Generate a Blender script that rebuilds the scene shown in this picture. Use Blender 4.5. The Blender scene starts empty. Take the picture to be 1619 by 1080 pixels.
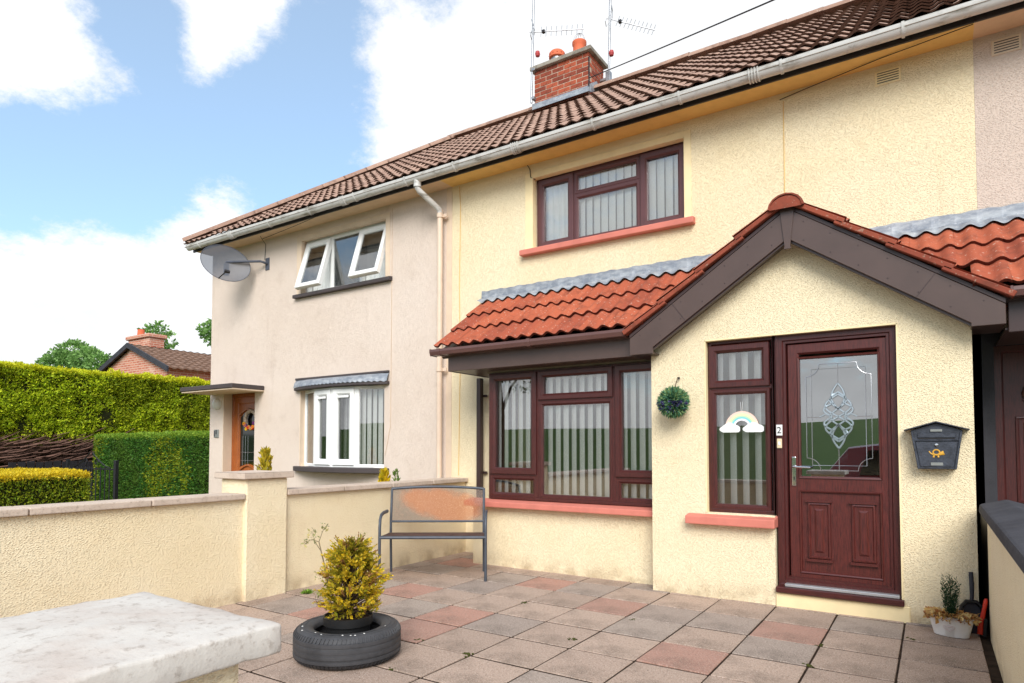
import bpy, bmesh, math, random
import numpy as np
from mathutils import Matrix, Vector
random.seed(7); RNG = np.random.default_rng(11)
S = bpy.context.scene
COL = S.collection
R = math.radians

# ------------------------------------------------------------------ camera
CAMZ = 1.3
cam = bpy.data.cameras.new('camera'); camo = bpy.data.objects.new('camera', cam); COL.objects.link(camo)
camo.location = (0, 0, CAMZ)
camo.rotation_euler = (R(90 + 2.13), 0, R(33.25))
cam.sensor_width = 36; cam.lens = 1012.6 / 1619 * 36
cam.shift_y = (670.1 - 540) / 1619
cam.clip_start = 0.05; cam.clip_end = 3000
S.camera = camo
# pixel of the photograph -> ray, used to place a few things
_f, _yaw, _p, _cy = 1012.6, R(33.25), R(2.13), 670.1
_fw = np.array([-math.sin(_yaw) * math.cos(_p), math.cos(_yaw) * math.cos(_p), math.sin(_p)])
_r = np.array([math.cos(_yaw), math.sin(_yaw), 0.0]); _u = np.cross(_r, _fw)
def ray(px, py):
    d = (px - 809.5) / _f * _r - (py - _cy) / _f * _u + _fw
    return d / np.linalg.norm(d)
def at(px, py, ax, v):
    d = ray(px, py); c = np.array([0, 0, CAMZ]); return c + d * (v - c[ax]) / d[ax]

# ------------------------------------------------------------------ world, sun, exposure
SUN_EL, SUN_AZ = 36, 150          # azimuth: compass from +Y clockwise
sd = Vector((math.sin(R(SUN_AZ)) * math.cos(R(SUN_EL)), math.cos(R(SUN_AZ)) * math.cos(R(SUN_EL)), math.sin(R(SUN_EL))))
W = bpy.data.worlds.new('World'); S.world = W; W.use_nodes = True
nt = W.node_tree; nt.nodes.clear()
def wn(t, **k):
    n = nt.nodes.new(t)
    for a, b in k.items(): setattr(n, a, b)
    return n
def wl(a, b): nt.links.new(a, b)
out = wn('ShaderNodeOutputWorld'); bg = wn('ShaderNodeBackground'); bg.inputs[1].default_value = 0.1
sky = wn('ShaderNodeTexSky', sky_type='NISHITA'); sky.sun_disc = False
sky.sun_elevation = R(SUN_EL); sky.sun_rotation = R(SUN_AZ); sky.air_density = 1.0; sky.dust_density = 0.6; sky.ozone_density = 2.0
tc = wn('ShaderNodeTexCoord')
def vmath(op, a, b=None):
    n = wn('ShaderNodeVectorMath', operation=op)
    for i, v in enumerate((a, b)):
        if v is None: continue
        if isinstance(v, tuple): n.inputs[i].default_value = v
        else: wl(v, n.inputs[i])
    return n
def smath(op, a, b=None, clamp=False):
    n = wn('ShaderNodeMath', operation=op); n.use_clamp = clamp
    for i, v in enumerate((a, b)):
        if v is None: continue
        if isinstance(v, (int, float)): n.inputs[i].default_value = v
        else: wl(v, n.inputs[i])
    return n.outputs[0]
D = vmath('NORMALIZE', tc.outputs['Generated']).outputs[0]
sep = wn('ShaderNodeSeparateXYZ'); wl(D, sep.inputs[0])
zz = smath('ADD', smath('MAXIMUM', sep.outputs[2], 0.0), 0.35)
pv = vmath('DIVIDE', D); cmb = wn('ShaderNodeCombineXYZ')
for i in range(3): wl(zz, cmb.inputs[i])
wl(cmb.outputs[0], pv.inputs[1]); PV = pv.outputs[0]
def noise(vec, scale, detail, rough, off=(0, 0, 0)):
    m = vmath('ADD', vec, off).outputs[0]
    n = wn('ShaderNodeTexNoise'); n.inputs['Scale'].default_value = scale; n.inputs['Detail'].default_value = detail
    n.inputs['Roughness'].default_value = rough; wl(m, n.inputs['Vector']); return n.outputs[0]
n1 = noise(PV, 2.3, 7, 0.62, (8.3, 1.1, 2.2)); n2 = noise(PV, 9.0, 9, 0.72, (0.3, 5.2, 1.0))
cov = smath('ADD', smath('MULTIPLY', n1, .90), smath('MULTIPLY', n2, 0.80))
def spot(px, py, deg, amp):                     # clouds and gaps that stand where the photograph shows them
    global cov
    d = tuple(float(x) for x in ray(px, py))
    dt = wn('ShaderNodeVectorMath', operation='DOT_PRODUCT'); wl(D, dt.inputs[0]); dt.inputs[1].default_value = d
    k = 1.0 / (1 - math.cos(R(deg)))
    g = smath('EXPONENT', smath('MULTIPLY', smath('SUBTRACT', dt.outputs['Value'], 1.0), k))
    cov = smath('ADD', cov, smath('MULTIPLY', g, amp))
for s in ((330, 120, 7, -.16), (450, 120, 6, -.36), (560, 30, 4, -.20), (300, 215, 5, -.30), (480, 225, 5, -.30), (215, 40, 3, -.10), (140, 260, 6, -.34), (30, 280, 5, -.36), (200, 330, 3.5, -.16),
          (60, 105, 6.5, .36), (350, 45, 3.2, .40), (318, 100, 2.2, .32), (410, 10, 2.0, .2), (235, 60, 3.0, -.26), (225, 150, 2.5, -.1), (680, 120, 6, .36), (760, 200, 5, .25), (575, 150, 3, -.2), (690, 5, 2.5, -.3), (790, 10, 2.5, -.15), (330, 325, 3.6, .36), (110, 370, 4.5, .26), (215, 140, 2.2, .28), (960, 60, 9, .2), (1150, 20, 9, .25), (60, 520, 7, .2), (250, 440, 6, .2), (60, 320, 3.5, -.2), (225, 290, 3, -.2)):
    spot(*s)
lowhaze = smath('MULTIPLY', smath('SUBTRACT', 0.24, sep.outputs[2]), 1.1)
cov = smath('ADD', cov, smath('ADD', smath('MAXIMUM', lowhaze, 0.0), .05))
mr = wn('ShaderNodeMapRange', interpolation_type='SMOOTHSTEP'); wl(cov, mr.inputs[0])
mr.inputs[1].default_value = 0.74; mr.inputs[2].default_value = 1.04
shade = noise(PV, 3.5, 5, 0.55, (7, 2, 3))
crc = wn('ShaderNodeMapRange'); wl(shade, crc.inputs[0]); crc.inputs[1].default_value = .3; crc.inputs[2].default_value = .7; crc.inputs[3].default_value = 4.5; crc.inputs[4].default_value = 5.4
ccol = wn('ShaderNodeCombineColor'); 
for i, k in enumerate((.985, 1.0, 1.02)): wl(smath('MULTIPLY', crc.outputs[0], k), ccol.inputs[i])
skyb = wn('ShaderNodeMix', data_type='RGBA'); skyb.inputs[0].default_value = .30       # thin high veil over the blue
veil = skyb.inputs[7]; veil.default_value = (4.2, 4.7, 5.0, 1)
bst = vmath('MULTIPLY', sky.outputs[0], (.86, 1.10, 1.16)).outputs[0]
wl(bst, skyb.inputs[6])
mx = wn('ShaderNodeMix', data_type='RGBA'); wl(mr.outputs[0], mx.inputs[0]); wl(skyb.outputs[2], mx.inputs[6]); wl(ccol.outputs[0], mx.inputs[7])
wl(mx.outputs[2], bg.inputs[0]); wl(bg.outputs[0], out.inputs[0])
sun = bpy.data.lights.new('sun', 'SUN'); sun.energy = 1.7; sun.angle = R(34); sun.color = (1, .97, .92)
suno = bpy.data.objects.new('sun', sun); COL.objects.link(suno); suno.location = (0, -5, 12)
suno.rotation_euler = sd.to_track_quat('Z', 'Y').to_euler()
S.view_settings.view_transform = 'Standard'; S.view_settings.look = 'None'
S.view_settings.exposure = 1.15; S.view_settings.gamma = 1
S.render.engine = 'CYCLES'
S.cycles.max_bounces = 6; S.cycles.transparent_max_bounces = 12

# ------------------------------------------------------------------ materials
def lin(r, g, b, k=1.0):
    f = lambda v: (v / 255 / 12.92 if v / 255 <= .04045 else ((v / 255 + .055) / 1.055) ** 2.4) * k
    return (f(r), f(g), f(b), 1)
class MT:
    def __init__(s, name):
        s.m = bpy.data.materials.new(name); s.m.use_nodes = True; s.t = s.m.node_tree; s.t.nodes.clear()
        s.o = s.n('ShaderNodeOutputMaterial'); s.b = s.n('ShaderNodeBsdfPrincipled'); s.l(s.b.outputs[0], s.o.inputs[0])
        s.tc = s.n('ShaderNodeTexCoord').outputs['Object']
    def n(s, t, **k):
        n = s.t.nodes.new(t)
        for a, b in k.items(): setattr(n, a, b)
        return n
    def l(s, a, b): s.t.links.new(a, b)
    def map(s, scale=(1, 1, 1), src=None):
        m = s.n('ShaderNodeMapping'); m.inputs['Scale'].default_value = scale; s.l(src or s.tc, m.inputs[0]); return m.outputs[0]
    def noise(s, scale, detail=4, rough=.55, vec=None):
        n = s.n('ShaderNodeTexNoise'); n.inputs['Scale'].default_value = scale; n.inputs['Detail'].default_value = detail
        n.inputs['Roughness'].default_value = rough; s.l(vec or s.tc, n.inputs['Vector']); return n.outputs[0]
    def rng(s, v, a, b, c=0., d=1., smooth=True):
        n = s.n('ShaderNodeMapRange', interpolation_type='SMOOTHSTEP' if smooth else 'LINEAR'); s.l(v, n.inputs[0])
        for i, x in enumerate((a, b, c, d)): n.inputs[i + 1].default_value = x
        return n.outputs[0]
    def mix(s, f, a, b, mode='MIX'):
        n = s.n('ShaderNodeMix', data_type='RGBA', blend_type=mode)
        for i, v in ((0, f), (6, a), (7, b)):
            if isinstance(v, (int, float, tuple)): n.inputs[i].default_value = v
            else: s.l(v, n.inputs[i])
        return n.outputs[2]
    def math(s, op, a, b=None):
        n = s.n('ShaderNodeMath', operation=op)
        for i, v in enumerate((a, b)):
            if v is None: continue
            if isinstance(v, (int, float)): n.inputs[i].default_value = v
            else: s.l(v, n.inputs[i])
        return n.outputs[0]
    def col(s, c):
        if isinstance(c, tuple): s.b.inputs['Base Color'].default_value = c
        else: s.l(c, s.b.inputs['Base Color'])
        return s
    def rough(s, r, spec=None):
        if isinstance(r, (int, float)): s.b.inputs['Roughness'].default_value = r
        else: s.l(r, s.b.inputs['Roughness'])
        if spec is not None: s.b.inputs['Specular IOR Level'].default_value = spec
        return s
    def metal(s, v): s.b.inputs['Metallic'].default_value = v; return s
    def bump(s, h, strength=.5, dist=.01):
        b = s.n('ShaderNodeBump'); b.inputs['Strength'].default_value = strength; b.inputs['Distance'].default_value = dist
        s.l(h, b.inputs['Height']); s.l(b.outputs[0], s.b.inputs['Normal']); return s
    def rand(s):
        return s.n('ShaderNodeObjectInfo').outputs['Random']

def roughcast(name, c1, c2, stain, scale=34, strength=1.0, dist=.016):
    t = MT(name)
    v = t.map((.85, .85, 1.75))
    warp = t.noise(9, 2, .5)
    vv = t.n('ShaderNodeVectorMath', operation='ADD'); t.l(v, vv.inputs[0])
    w3 = t.n('ShaderNodeVectorMath', operation='SCALE'); t.l(t.tc, w3.inputs[0]); w3.inputs['Scale'].default_value = 0
    t.l(w3.outputs[0], vv.inputs[1])
    a = t.noise(scale, 3, .55, vv.outputs[0]); b = t.noise(scale * 2.7, 3, .6, v)
    vo = t.n('ShaderNodeTexVoronoi', feature='F1'); vo.inputs['Scale'].default_value = scale * 1.35; t.l(v, vo.inputs['Vector'])
    pk = t.rng(vo.outputs['Distance'], .62, .12)
    h = t.math('ADD', t.math('MULTIPLY', t.math('MULTIPLY', pk, t.rng(a, .30, .62)), .85), t.math('MULTIPLY', b, .30))
    big = t.noise(.8, 4, .6); mid = t.noise(4, 5, .65)
    c = t.mix(t.rng(big, .35, .7), c1, c2)
    c = t.mix(t.math('MULTIPLY', t.rng(mid, .52, .8), .22), c, stain)
    # darker tone in the pits of the dash
    c = t.mix(t.math('MULTIPLY', t.math('MULTIPLY', t.rng(a, .48, .32), t.rng(pk, .5, .1)), .16), c, stain)
    st = t.noise(2.2, 4, .6, t.map((2.2, 2.2, .22)))
    c = t.mix(t.math('MULTIPLY', t.rng(st, .58, .8), .22), c, stain)
    # splash dirt close to the ground
    sp = t.n('ShaderNodeSeparateXYZ'); t.l(t.tc, sp.inputs[0])
    d = t.math('MULTIPLY', t.rng(sp.outputs[2], .20, .0), t.rng(t.noise(5, 4, .6), .35, .7))
    c = t.mix(t.math('MULTIPLY', d, .55), c, lin(150, 120, 85))
    t.col(c).rough(.9, .2).bump(h, strength * .62, dist)
    return t.m
def plain(name, c, rough=.5, spec=.5, var=.12, scale=6, bump=0, metal=0, bscale=60):
    t = MT(name)
    d = tuple(x * (1 - 2.2 * var) for x in c[:3]) + (1,)
    t.col(t.mix(t.rng(t.noise(scale, 5, .6), .35, .75), c, d)).rough(rough, spec).metal(metal)
    if bump: t.bump(t.noise(bscale, 4, .6), bump, .004)
    return t.m
M = {}
YEL = lin(240, 219, 165, .93)
M['yellow'] = roughcast('cream roughcast', lin(242, 226, 192), lin(239, 221, 183), lin(212, 188, 148), 66, 1.0, .014)
M['beige'] = roughcast('beige roughcast', lin(228, 211, 197), lin(222, 204, 189), lin(170, 146, 128), 80, 1.0, .011)
M['mauve'] = roughcast('mauve roughcast', lin(216, 198, 184), lin(208, 190, 176), lin(166, 146, 136), 60, 1.0, .012)
M['wallcream'] = roughcast('boundary roughcast', lin(245, 229, 196), lin(241, 222, 184), lin(204, 172, 130), 56, 1.0, .013)
M['yellow_smooth'] = plain('cream smooth plaster', lin(246, 226, 180), .75, .25, .05, 5, .15)
M['beige_smooth'] = plain('beige smooth plaster', lin(222, 200, 176), .8, .25, .05, 5, .15)
M['soffit_yel'] = plain('yellow soffit board', lin(236, 196, 118), .6, .3, .05)
M['soffit_beige'] = plain('beige soffit board', lin(226, 196, 160), .6, .3, .05)
def upvc_wood(name, base, dark, vert=True, rough=.32):
    t = MT(name)
    g = t.noise(30, 5, .7, t.map((9, 9, .35) if vert else (.35, 9, 9)))
    c = t.mix(t.rng(g, .38, .66), base, dark)
    t.col(c).rough(.34, .5).bump(g, .12, .002); return t.m
M['maroon'] = upvc_wood('rosewood upvc', lin(82, 36, 33), lin(52, 23, 23))
M['maroon_h'] = upvc_wood('rosewood upvc rail', lin(82, 36, 33), lin(52, 23, 23), False)
M['door_panel'] = upvc_wood('rosewood door panel', lin(94, 40, 35), lin(54, 23, 22))
M['maroon_up'] = plain('aged rosewood upvc', lin(92, 56, 58), .38, .5, .08)
M['oak'] = upvc_wood('golden oak upvc', lin(176, 98, 42), lin(128, 62, 24))
M['white'] = plain('white upvc', lin(238, 238, 236), .3, .5, .03)
M['brownfascia'] = plain('brown upvc fascia', lin(84, 66, 60), .33, .5, .08, 3)
M['darkbrown'] = plain('dark brown upvc', lin(62, 44, 42), .35, .5, .08, 3)
M['browngutter'] = plain('brown gutter', lin(98, 68, 64), .3, .5, .08, 3)
M['black'] = plain('black gloss paint', lin(34, 30, 30), .4, .5, .15)
M['iron'] = plain('black iron', lin(30, 30, 34), .45, .5, .2)
M['sill'] = plain('salmon sill paint', lin(208, 124, 108), .6, .35, .07, 5, .12)
M['darksill'] = plain('charcoal sill paint', lin(74, 66, 66), .6, .35, .08, 5, .12)
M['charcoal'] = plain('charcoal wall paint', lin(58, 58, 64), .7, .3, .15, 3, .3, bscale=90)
def gutter_mat():
    t = MT('weathered grey gutter')
    n = t.noise(2.2, 6, .65, t.map((1.2, 1, 7))); n2 = t.noise(9, 5, .6)
    c = t.mix(t.rng(n, .5, .72), lin(206, 204, 200), lin(140, 134, 122))
    c = t.mix(t.math('MULTIPLY', t.rng(n2, .55, .75), .5), c, lin(98, 92, 78)); t.col(c).rough(.4, .5); return t.m
M['gutter'] = gutter_mat()
M['pipe'] = plain('cream painted pipe', lin(226, 202, 180), .45, .4, .05)
def lead():
    t = MT('lead flashing'); n = t.noise(7, 6, .7, t.map((1, 1, 2.5))); n2 = t.noise(45, 3, .6)
    c = t.mix(t.rng(n, .35, .7), lin(126, 132, 142), lin(172, 176, 180)); c = t.mix(t.math('MULTIPLY', t.rng(n2, .6, .75), .5), c, lin(205, 205, 205))
    t.col(c).rough(.55, .5).metal(.25).bump(n, .3, .006); return t.m
M['lead'] = lead()
def tile_mat(name, a, b, lich, dark, amount):
    t = MT(name); r = t.rand()
    wv = t.n('ShaderNodeVectorMath', operation='ADD'); t.l(t.tc, wv.inputs[0])
    cr = t.n('ShaderNodeCombineXYZ'); t.l(t.math('MULTIPLY', r, 37.), cr.inputs[0]); t.l(t.math('MULTIPLY', r, 91.), cr.inputs[1]); t.l(cr.outputs[0], wv.inputs[1])
    v = wv.outputs[0]
    c = t.mix(r, a, b)
    n = t.noise(7, 5, .65, v); c = t.mix(t.math('MULTIPLY', t.rng(n, .45, .75), .7), c, dark)
    n3 = t.noise(38, 4, .6, v); c = t.mix(t.math('MULTIPLY', t.rng(n3, .60, .70), amount), c, lich)
    t.col(c).rough(.85, .25).bump(t.noise(120, 3, .6, v), .35, .004); return t.m
M['tile'] = tile_mat('weathered brown concrete tile', lin(152, 120, 104), lin(172, 140, 122), lin(204, 190, 172), lin(108, 86, 78), .65)
M['redtile'] = tile_mat('terracotta concrete tile', lin(176, 94, 66), lin(152, 76, 56), lin(214, 198, 180), lin(112, 62, 48), .5)
M['redverge'] = tile_mat('dirty terracotta verge', lin(150, 76, 56), lin(134, 66, 50), lin(190, 170, 150), lin(92, 54, 42), .4)
M['tile_edge'] = plain('painted shade tile edge', lin(104, 80, 70), .95, .1, .3, 18, .4)  # dark front edge: shadow line under each course painted in, plus some dirt
M['redtile_edge'] = plain('painted shade red tile edge', lin(96, 46, 36), .95, .1, .3, 18, .4)  # same painted shadow line and dirt on the terracotta tile fronts
def brick_mat(name, a, b, d):
    t = MT(name); r = t.rand(); c = t.mix(r, a, b); n = t.noise(14, 5, .65)
    c = t.mix(t.math('MULTIPLY', t.rng(n, .5, .75), .6), c, d); t.col(c).rough(.85, .25).bump(t.noise(70, 4, .6), .5, .006); return t.m
M['brick'] = brick_mat('red brick', lin(172, 86, 60), lin(128, 62, 48), lin(84, 50, 42))
M['mortar'] = plain('mortar', lin(196, 176, 156), .9, .2, .25, 12, .4)
M['stonecap'] = plain('weathered concrete cap', lin(156, 148, 136), .9, .2, .25, 9, .5)
M['potred'] = plain('terracotta pot', lin(220, 112, 76), .7, .3, .1)
M['steel'] = plain('galvanised steel', lin(170, 172, 176), .4, .5, .2, 9, 0, .7)
M['chrome'] = plain('polished chrome', lin(210, 210, 214), .12, .5, .03, 4, 0, 1.0)
M['alu'] = plain('aluminium threshold', lin(196, 198, 200), .35, .5, .08, 9, 0, .6)
def coping(name, a, b, d, amt=.5):
    t = MT(name); n = t.noise(5, 6, .7); n2 = t.noise(40, 4, .7)
    c = t.mix(t.rng(n, .35, .7), a, b); c = t.mix(t.math('MULTIPLY', t.rng(n2, .52, .72), amt), c, d)
    t.col(c).rough(.9, .2).bump(n2, .4, .005); return t.m
M['coping'] = coping('stone coping', lin(204, 186, 170), lin(188, 170, 154), lin(140, 124, 110))
M['cap'] = coping('bleached pillar cap', lin(226, 218, 206), lin(205, 186, 172), lin(168, 146, 132), .55)
M['cap_pink'] = coping('bleached concrete pillar cap', lin(204, 198, 190), lin(192, 180, 170), lin(158, 148, 138), .7)
M['darkcoping'] = coping('charcoal painted coping', lin(74, 74, 80), lin(60, 60, 66), lin(110, 106, 104), .35)
def slab_mat(name, a, b, d, speck=.5):
    t = MT(name); r = t.rand()
    sh = t.n('ShaderNodeVectorMath', operation='ADD'); t.l(t.tc, sh.inputs[0]); cr = t.n('ShaderNodeCombineXYZ')
    t.l(t.math('MULTIPLY', r, 53.), cr.inputs[0]); t.l(t.math('MULTIPLY', r, 17.), cr.inputs[1]); t.l(cr.outputs[0], sh.inputs[1]); v = sh.outputs[0]
    c = t.mix(r, a, b); n = t.noise(2.6, 6, .7); f = t.noise(130, 3, .7, v); f2 = t.noise(60, 4, .75, v)
    c = t.mix(t.math('MULTIPLY', t.rng(n, .45, .72), .75), c, d)
    c = t.mix(t.math('MULTIPLY', t.rng(f2, .52, .62), speck), c, d)
    c = t.mix(t.math('MULTIPLY', t.rng(f, .54, .63), speck), c, lin(214, 200, 186))
    t.col(c).rough(.9, .25).bump(f, .45, .004); return t.m
M['slab'] = slab_mat('pink grey paving', lin(180, 156, 140), lin(162, 140, 126), lin(112, 96, 84), .7)
M['slab_red'] = slab_mat('red paving', lin(176, 132, 116), lin(166, 128, 114), lin(118, 94, 82), .6)
M['slab_grey'] = slab_mat('speckled grey paving', lin(166, 150, 138), lin(154, 138, 128), lin(108, 96, 88), .65)
M['joint'] = plain('mossy joint', lin(62, 50, 41), .95, .1, .3, 14, .5)
M['moss'] = plain('moss', lin(74, 76, 38), .95, .1, .3, 30, .6)
def glass(name, refl, tint=(1, 1, 1, 1)):
    t = MT(name); t.t.nodes.remove(t.b)
    tr = t.n('ShaderNodeBsdfTransparent'); tr.inputs[0].default_value = tint
    gl = t.n('ShaderNodeBsdfGlossy'); gl.inputs['Roughness'].default_value = .004
    fr = t.n('ShaderNodeFresnel'); fr.inputs[0].default_value = 1.5
    f = t.math('MINIMUM', t.math('ADD', t.math('MULTIPLY', fr.outputs[0], 2.4), refl), .95)
    mx = t.n('ShaderNodeMixShader'); t.l(f, mx.inputs[0]); t.l(tr.outputs[0], mx.inputs[1]); t.l(gl.outputs[0], mx.inputs[2]); t.l(mx.outputs[0], t.o.inputs[0])
    return t.m
M['glass'] = glass('double glazing', .05, (.98, .99, .99, 1))
M['doorglass'] = glass('door glazing', .26, (.62, .66, .68, 1))
def blind():
    t = MT('blind fabric'); t.col(lin(248, 247, 242)).rough(.85, .2)
    tl = t.n('ShaderNodeBsdfTranslucent'); tl.inputs[0].default_value = lin(244, 242, 236); mx = t.n('ShaderNodeMixShader'); mx.inputs[0].default_value = .12
    t.l(t.b.outputs[0], mx.inputs[1]); t.l(tl.outputs[0], mx.inputs[2]); t.l(mx.outputs[0], t.o.inputs[0])
    t.b.inputs['Subsurface Weight'].default_value = 0; return t.m
M['blind'] = blind()
M['net'] = plain('pale curtain', lin(240, 240, 236), .9, .1, .06, 5)
M['room'] = plain('room wall', lin(150, 140, 124), .9, .1, .1)
M['roomfloor'] = plain('room floor', lin(120, 96, 70), .8, .2, .1)
M['leadcame'] = plain('silver came', lin(180, 180, 184), .25, .5, .05, 5, 0, .8)
def bevel_glass():
    t = MT('bevelled glass'); t.col(lin(170, 182, 190)).rough(.06, .8).metal(.55); return t.m
M['bevel'] = bevel_glass()
def leafmat(name, trans=.25, rough=.55):
    t = MT(name); a = t.n('ShaderNodeAttribute'); a.attribute_name = 'col'
    t.col(a.outputs['Color']).rough(rough, .3)
    tl = t.n('ShaderNodeBsdfTranslucent'); t.l(a.outputs['Color'], tl.inputs[0])
    mx = t.n('ShaderNodeMixShader'); mx.inputs[0].default_value = trans; t.l(t.b.outputs[0], mx.inputs[1]); t.l(tl.outputs[0], mx.inputs[2]); t.l(mx.outputs[0], t.o.inputs[0]); return t.m
M['leaf'] = leafmat('leaf', .38)
M['dryleaf'] = leafmat('dry leaf', .1, .8)
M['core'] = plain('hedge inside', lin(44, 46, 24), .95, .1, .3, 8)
M['wood'] = plain('bark', lin(92, 74, 58), .9, .15, .25, 12, .6)
M['deadwood'] = plain('bare hedge branches', lin(122, 92, 80), .9, .15, .3, 12, .6)
M['blackwood'] = plain('black stained timber', lin(40, 38, 42), .7, .3, .2, 10, .3)
M['rubber'] = plain('tyre rubber', lin(70, 70, 73), .62, .35, .18, 9, .25, bscale=150)
M['blackplastic'] = plain('black plastic', lin(32, 32, 33), .5, .4, .15)
M['soil'] = plain('potting soil', lin(60, 44, 32), .95, .1, .3, 20, .8)
M['benchframe'] = plain('blue grey powder coat', lin(72, 78, 88), .45, .5, .15, 12)
def meshpanel(name, base, rust, alpha):
    t = MT(name)
    sp = t.n('ShaderNodeSeparateXYZ'); t.l(t.tc, sp.inputs[0])
    n = t.noise(5, 4, .6)
    dx = t.math('MULTIPLY', t.math('SUBTRACT', sp.outputs[0], .04), 2.3); dz = t.math('MULTIPLY', t.math('SUBTRACT', sp.outputs[2], t.math('SUBTRACT', .715, t.math('MULTIPLY', sp.outputs[0], .16))), 6.2)
    d = t.math('ADD', t.math('POWER', t.math('ABSOLUTE', dx), 2.), t.math('POWER', t.math('ABSOLUTE', dz), 2.))
    f = t.rng(t.math('ADD', d, t.math('MULTIPLY', t.math('SUBTRACT', n, .5), 1.8)), 1.5, .5)
    c = t.mix(f, base, rust); sp2 = t.noise(160, 2, .6); c = t.mix(t.math('MULTIPLY', t.rng(sp2, .5, .7), .5), c, lin(226, 180, 150))
    t.col(c).rough(.8, .2)
    tr = t.n('ShaderNodeBsdfTransparent'); mx = t.n('ShaderNodeMixShader')
    t.l(t.math('ADD', t.math('MULTIPLY', f, .16), alpha), mx.inputs[0]); t.l(tr.outputs[0], mx.inputs[1]); t.l(t.b.outputs[0], mx.inputs[2]); t.l(mx.outputs[0], t.o.inputs[0]); return t.m
M['meshback'] = meshpanel('perforated steel back', lin(116, 106, 100), lin(164, 100, 66), .60)
M['meshseat'] = plain('perforated steel seat', lin(92, 70, 64), .8, .2, .2, 8)
def seethru(name, c, alpha):
    t = MT(name); t.col(c).rough(.45, .4); tr = t.n('ShaderNodeBsdfTransparent'); mx = t.n('ShaderNodeMixShader'); mx.inputs[0].default_value = alpha
    t.l(tr.outputs[0], mx.inputs[1]); t.l(t.b.outputs[0], mx.inputs[2]); t.l(mx.outputs[0], t.o.inputs[0]); return t.m
M['dishmesh'] = seethru('perforated grey dish', lin(92, 96, 106), .74)
M['dishmetal'] = plain('dish bracket', lin(78, 82, 94), .5, .5, .1)
M['postbox'] = plain('hammered dark blue grey', lin(66, 70, 80), .42, .5, .25, 25, .35, .2, 70)
M['gold'] = plain('gold emblem', lin(224, 170, 62), .4, .5, .08)
M['plate'] = plain('brushed plate', lin(156, 158, 154), .4, .5, .1, 8, 0, .5)
M['whitepaint'] = plain('white enamel', lin(232, 230, 226), .4, .5, .04)
M['pinkprint'] = plain('faint pink print', lin(226, 210, 208), .5, .4, .1)
M['red'] = plain('orange red plastic', lin(216, 52, 28), .4, .5, .08)
M['ink'] = plain('black ink', lin(24, 24, 24), .6, .3, .02)
M['cream'] = plain('cream plastic', lin(226, 206, 170), .4, .5, .03)
M['cloudwhite'] = plain('white card', lin(236, 238, 236), .7, .3, .02)
for k, v in dict(rb_pink=(240, 206, 190), rb_yel=(238, 232, 176), rb_green=(190, 226, 180), rb_blue=(130, 204, 208), rb_white=(238, 236, 240)).items(): M[k] = plain('rainbow ' + k[3:], lin(*v), .7, .3, .02)
M['cable'] = plain('black cable', lin(44, 42, 44), .6, .3, .05)
M['greycable'] = plain('grey cable', lin(150, 140, 124), .6, .3, .05)
M['carpaint'] = plain('dark red car paint', lin(118, 18, 26), .15, .6, .04)
M['carglass'] = plain('car glass', lin(14, 16, 18), .05, .7, .02)
def ground_mat(name, a, b, sc=.6, bs=90):
    t = MT(name); n = t.noise(sc, 6, .65); n2 = t.noise(sc * 22, 4, .6); c = t.mix(t.rng(n, .3, .7), a, b); c = t.mix(t.math('MULTIPLY', n2, .4), c, tuple(x * .6 for x in a[:3]) + (1,))
    t.col(c).rough(.95, .15).bump(t.noise(bs, 3, .6), .4, .01); return t.m
M['grass'] = ground_mat('meadow', lin(64, 92, 36), lin(80, 104, 44), .05)
M['asphalt'] = ground_mat('asphalt', lin(74, 74, 76), lin(64, 64, 66))
M['pavement'] = ground_mat('footpath concrete', lin(150, 146, 138), lin(136, 132, 124))
M['garden'] = ground_mat('front garden', lin(110, 112, 70), lin(126, 112, 84))
def farbrick():
    t = MT('distant brick'); br = t.n('ShaderNodeTexBrick'); v = t.n('ShaderNodeSeparateXYZ'); t.l(t.tc, v.inputs[0])
    cb = t.n('ShaderNodeCombineXYZ'); t.l(t.math('ADD', v.outputs[0], v.outputs[1]), cb.inputs[0]); t.l(v.outputs[2], cb.inputs[1]); t.l(cb.outputs[0], br.inputs[0])
    br.inputs['Color1'].default_value = lin(178, 104, 84); br.inputs['Color2'].default_value = lin(200, 134, 110); br.inputs['Mortar'].default_value = lin(206, 180, 160)
    br.inputs['Scale'].default_value = 1; br.inputs['Brick Width'].default_value = .3; br.inputs['Row Height'].default_value = .1; br.inputs['Mortar Size'].default_value = .012
    t.col(t.mix(t.math('MULTIPLY', t.rng(t.noise(1.2, 4, .6), .5, .75), .5), br.outputs[0], lin(222, 196, 176))).rough(.9, .2); return t.m
M['farbrick'] = farbrick()
M['fartile'] = plain('distant brown tile', lin(136, 108, 92), .85, .2, .2, 8, .3)

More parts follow.
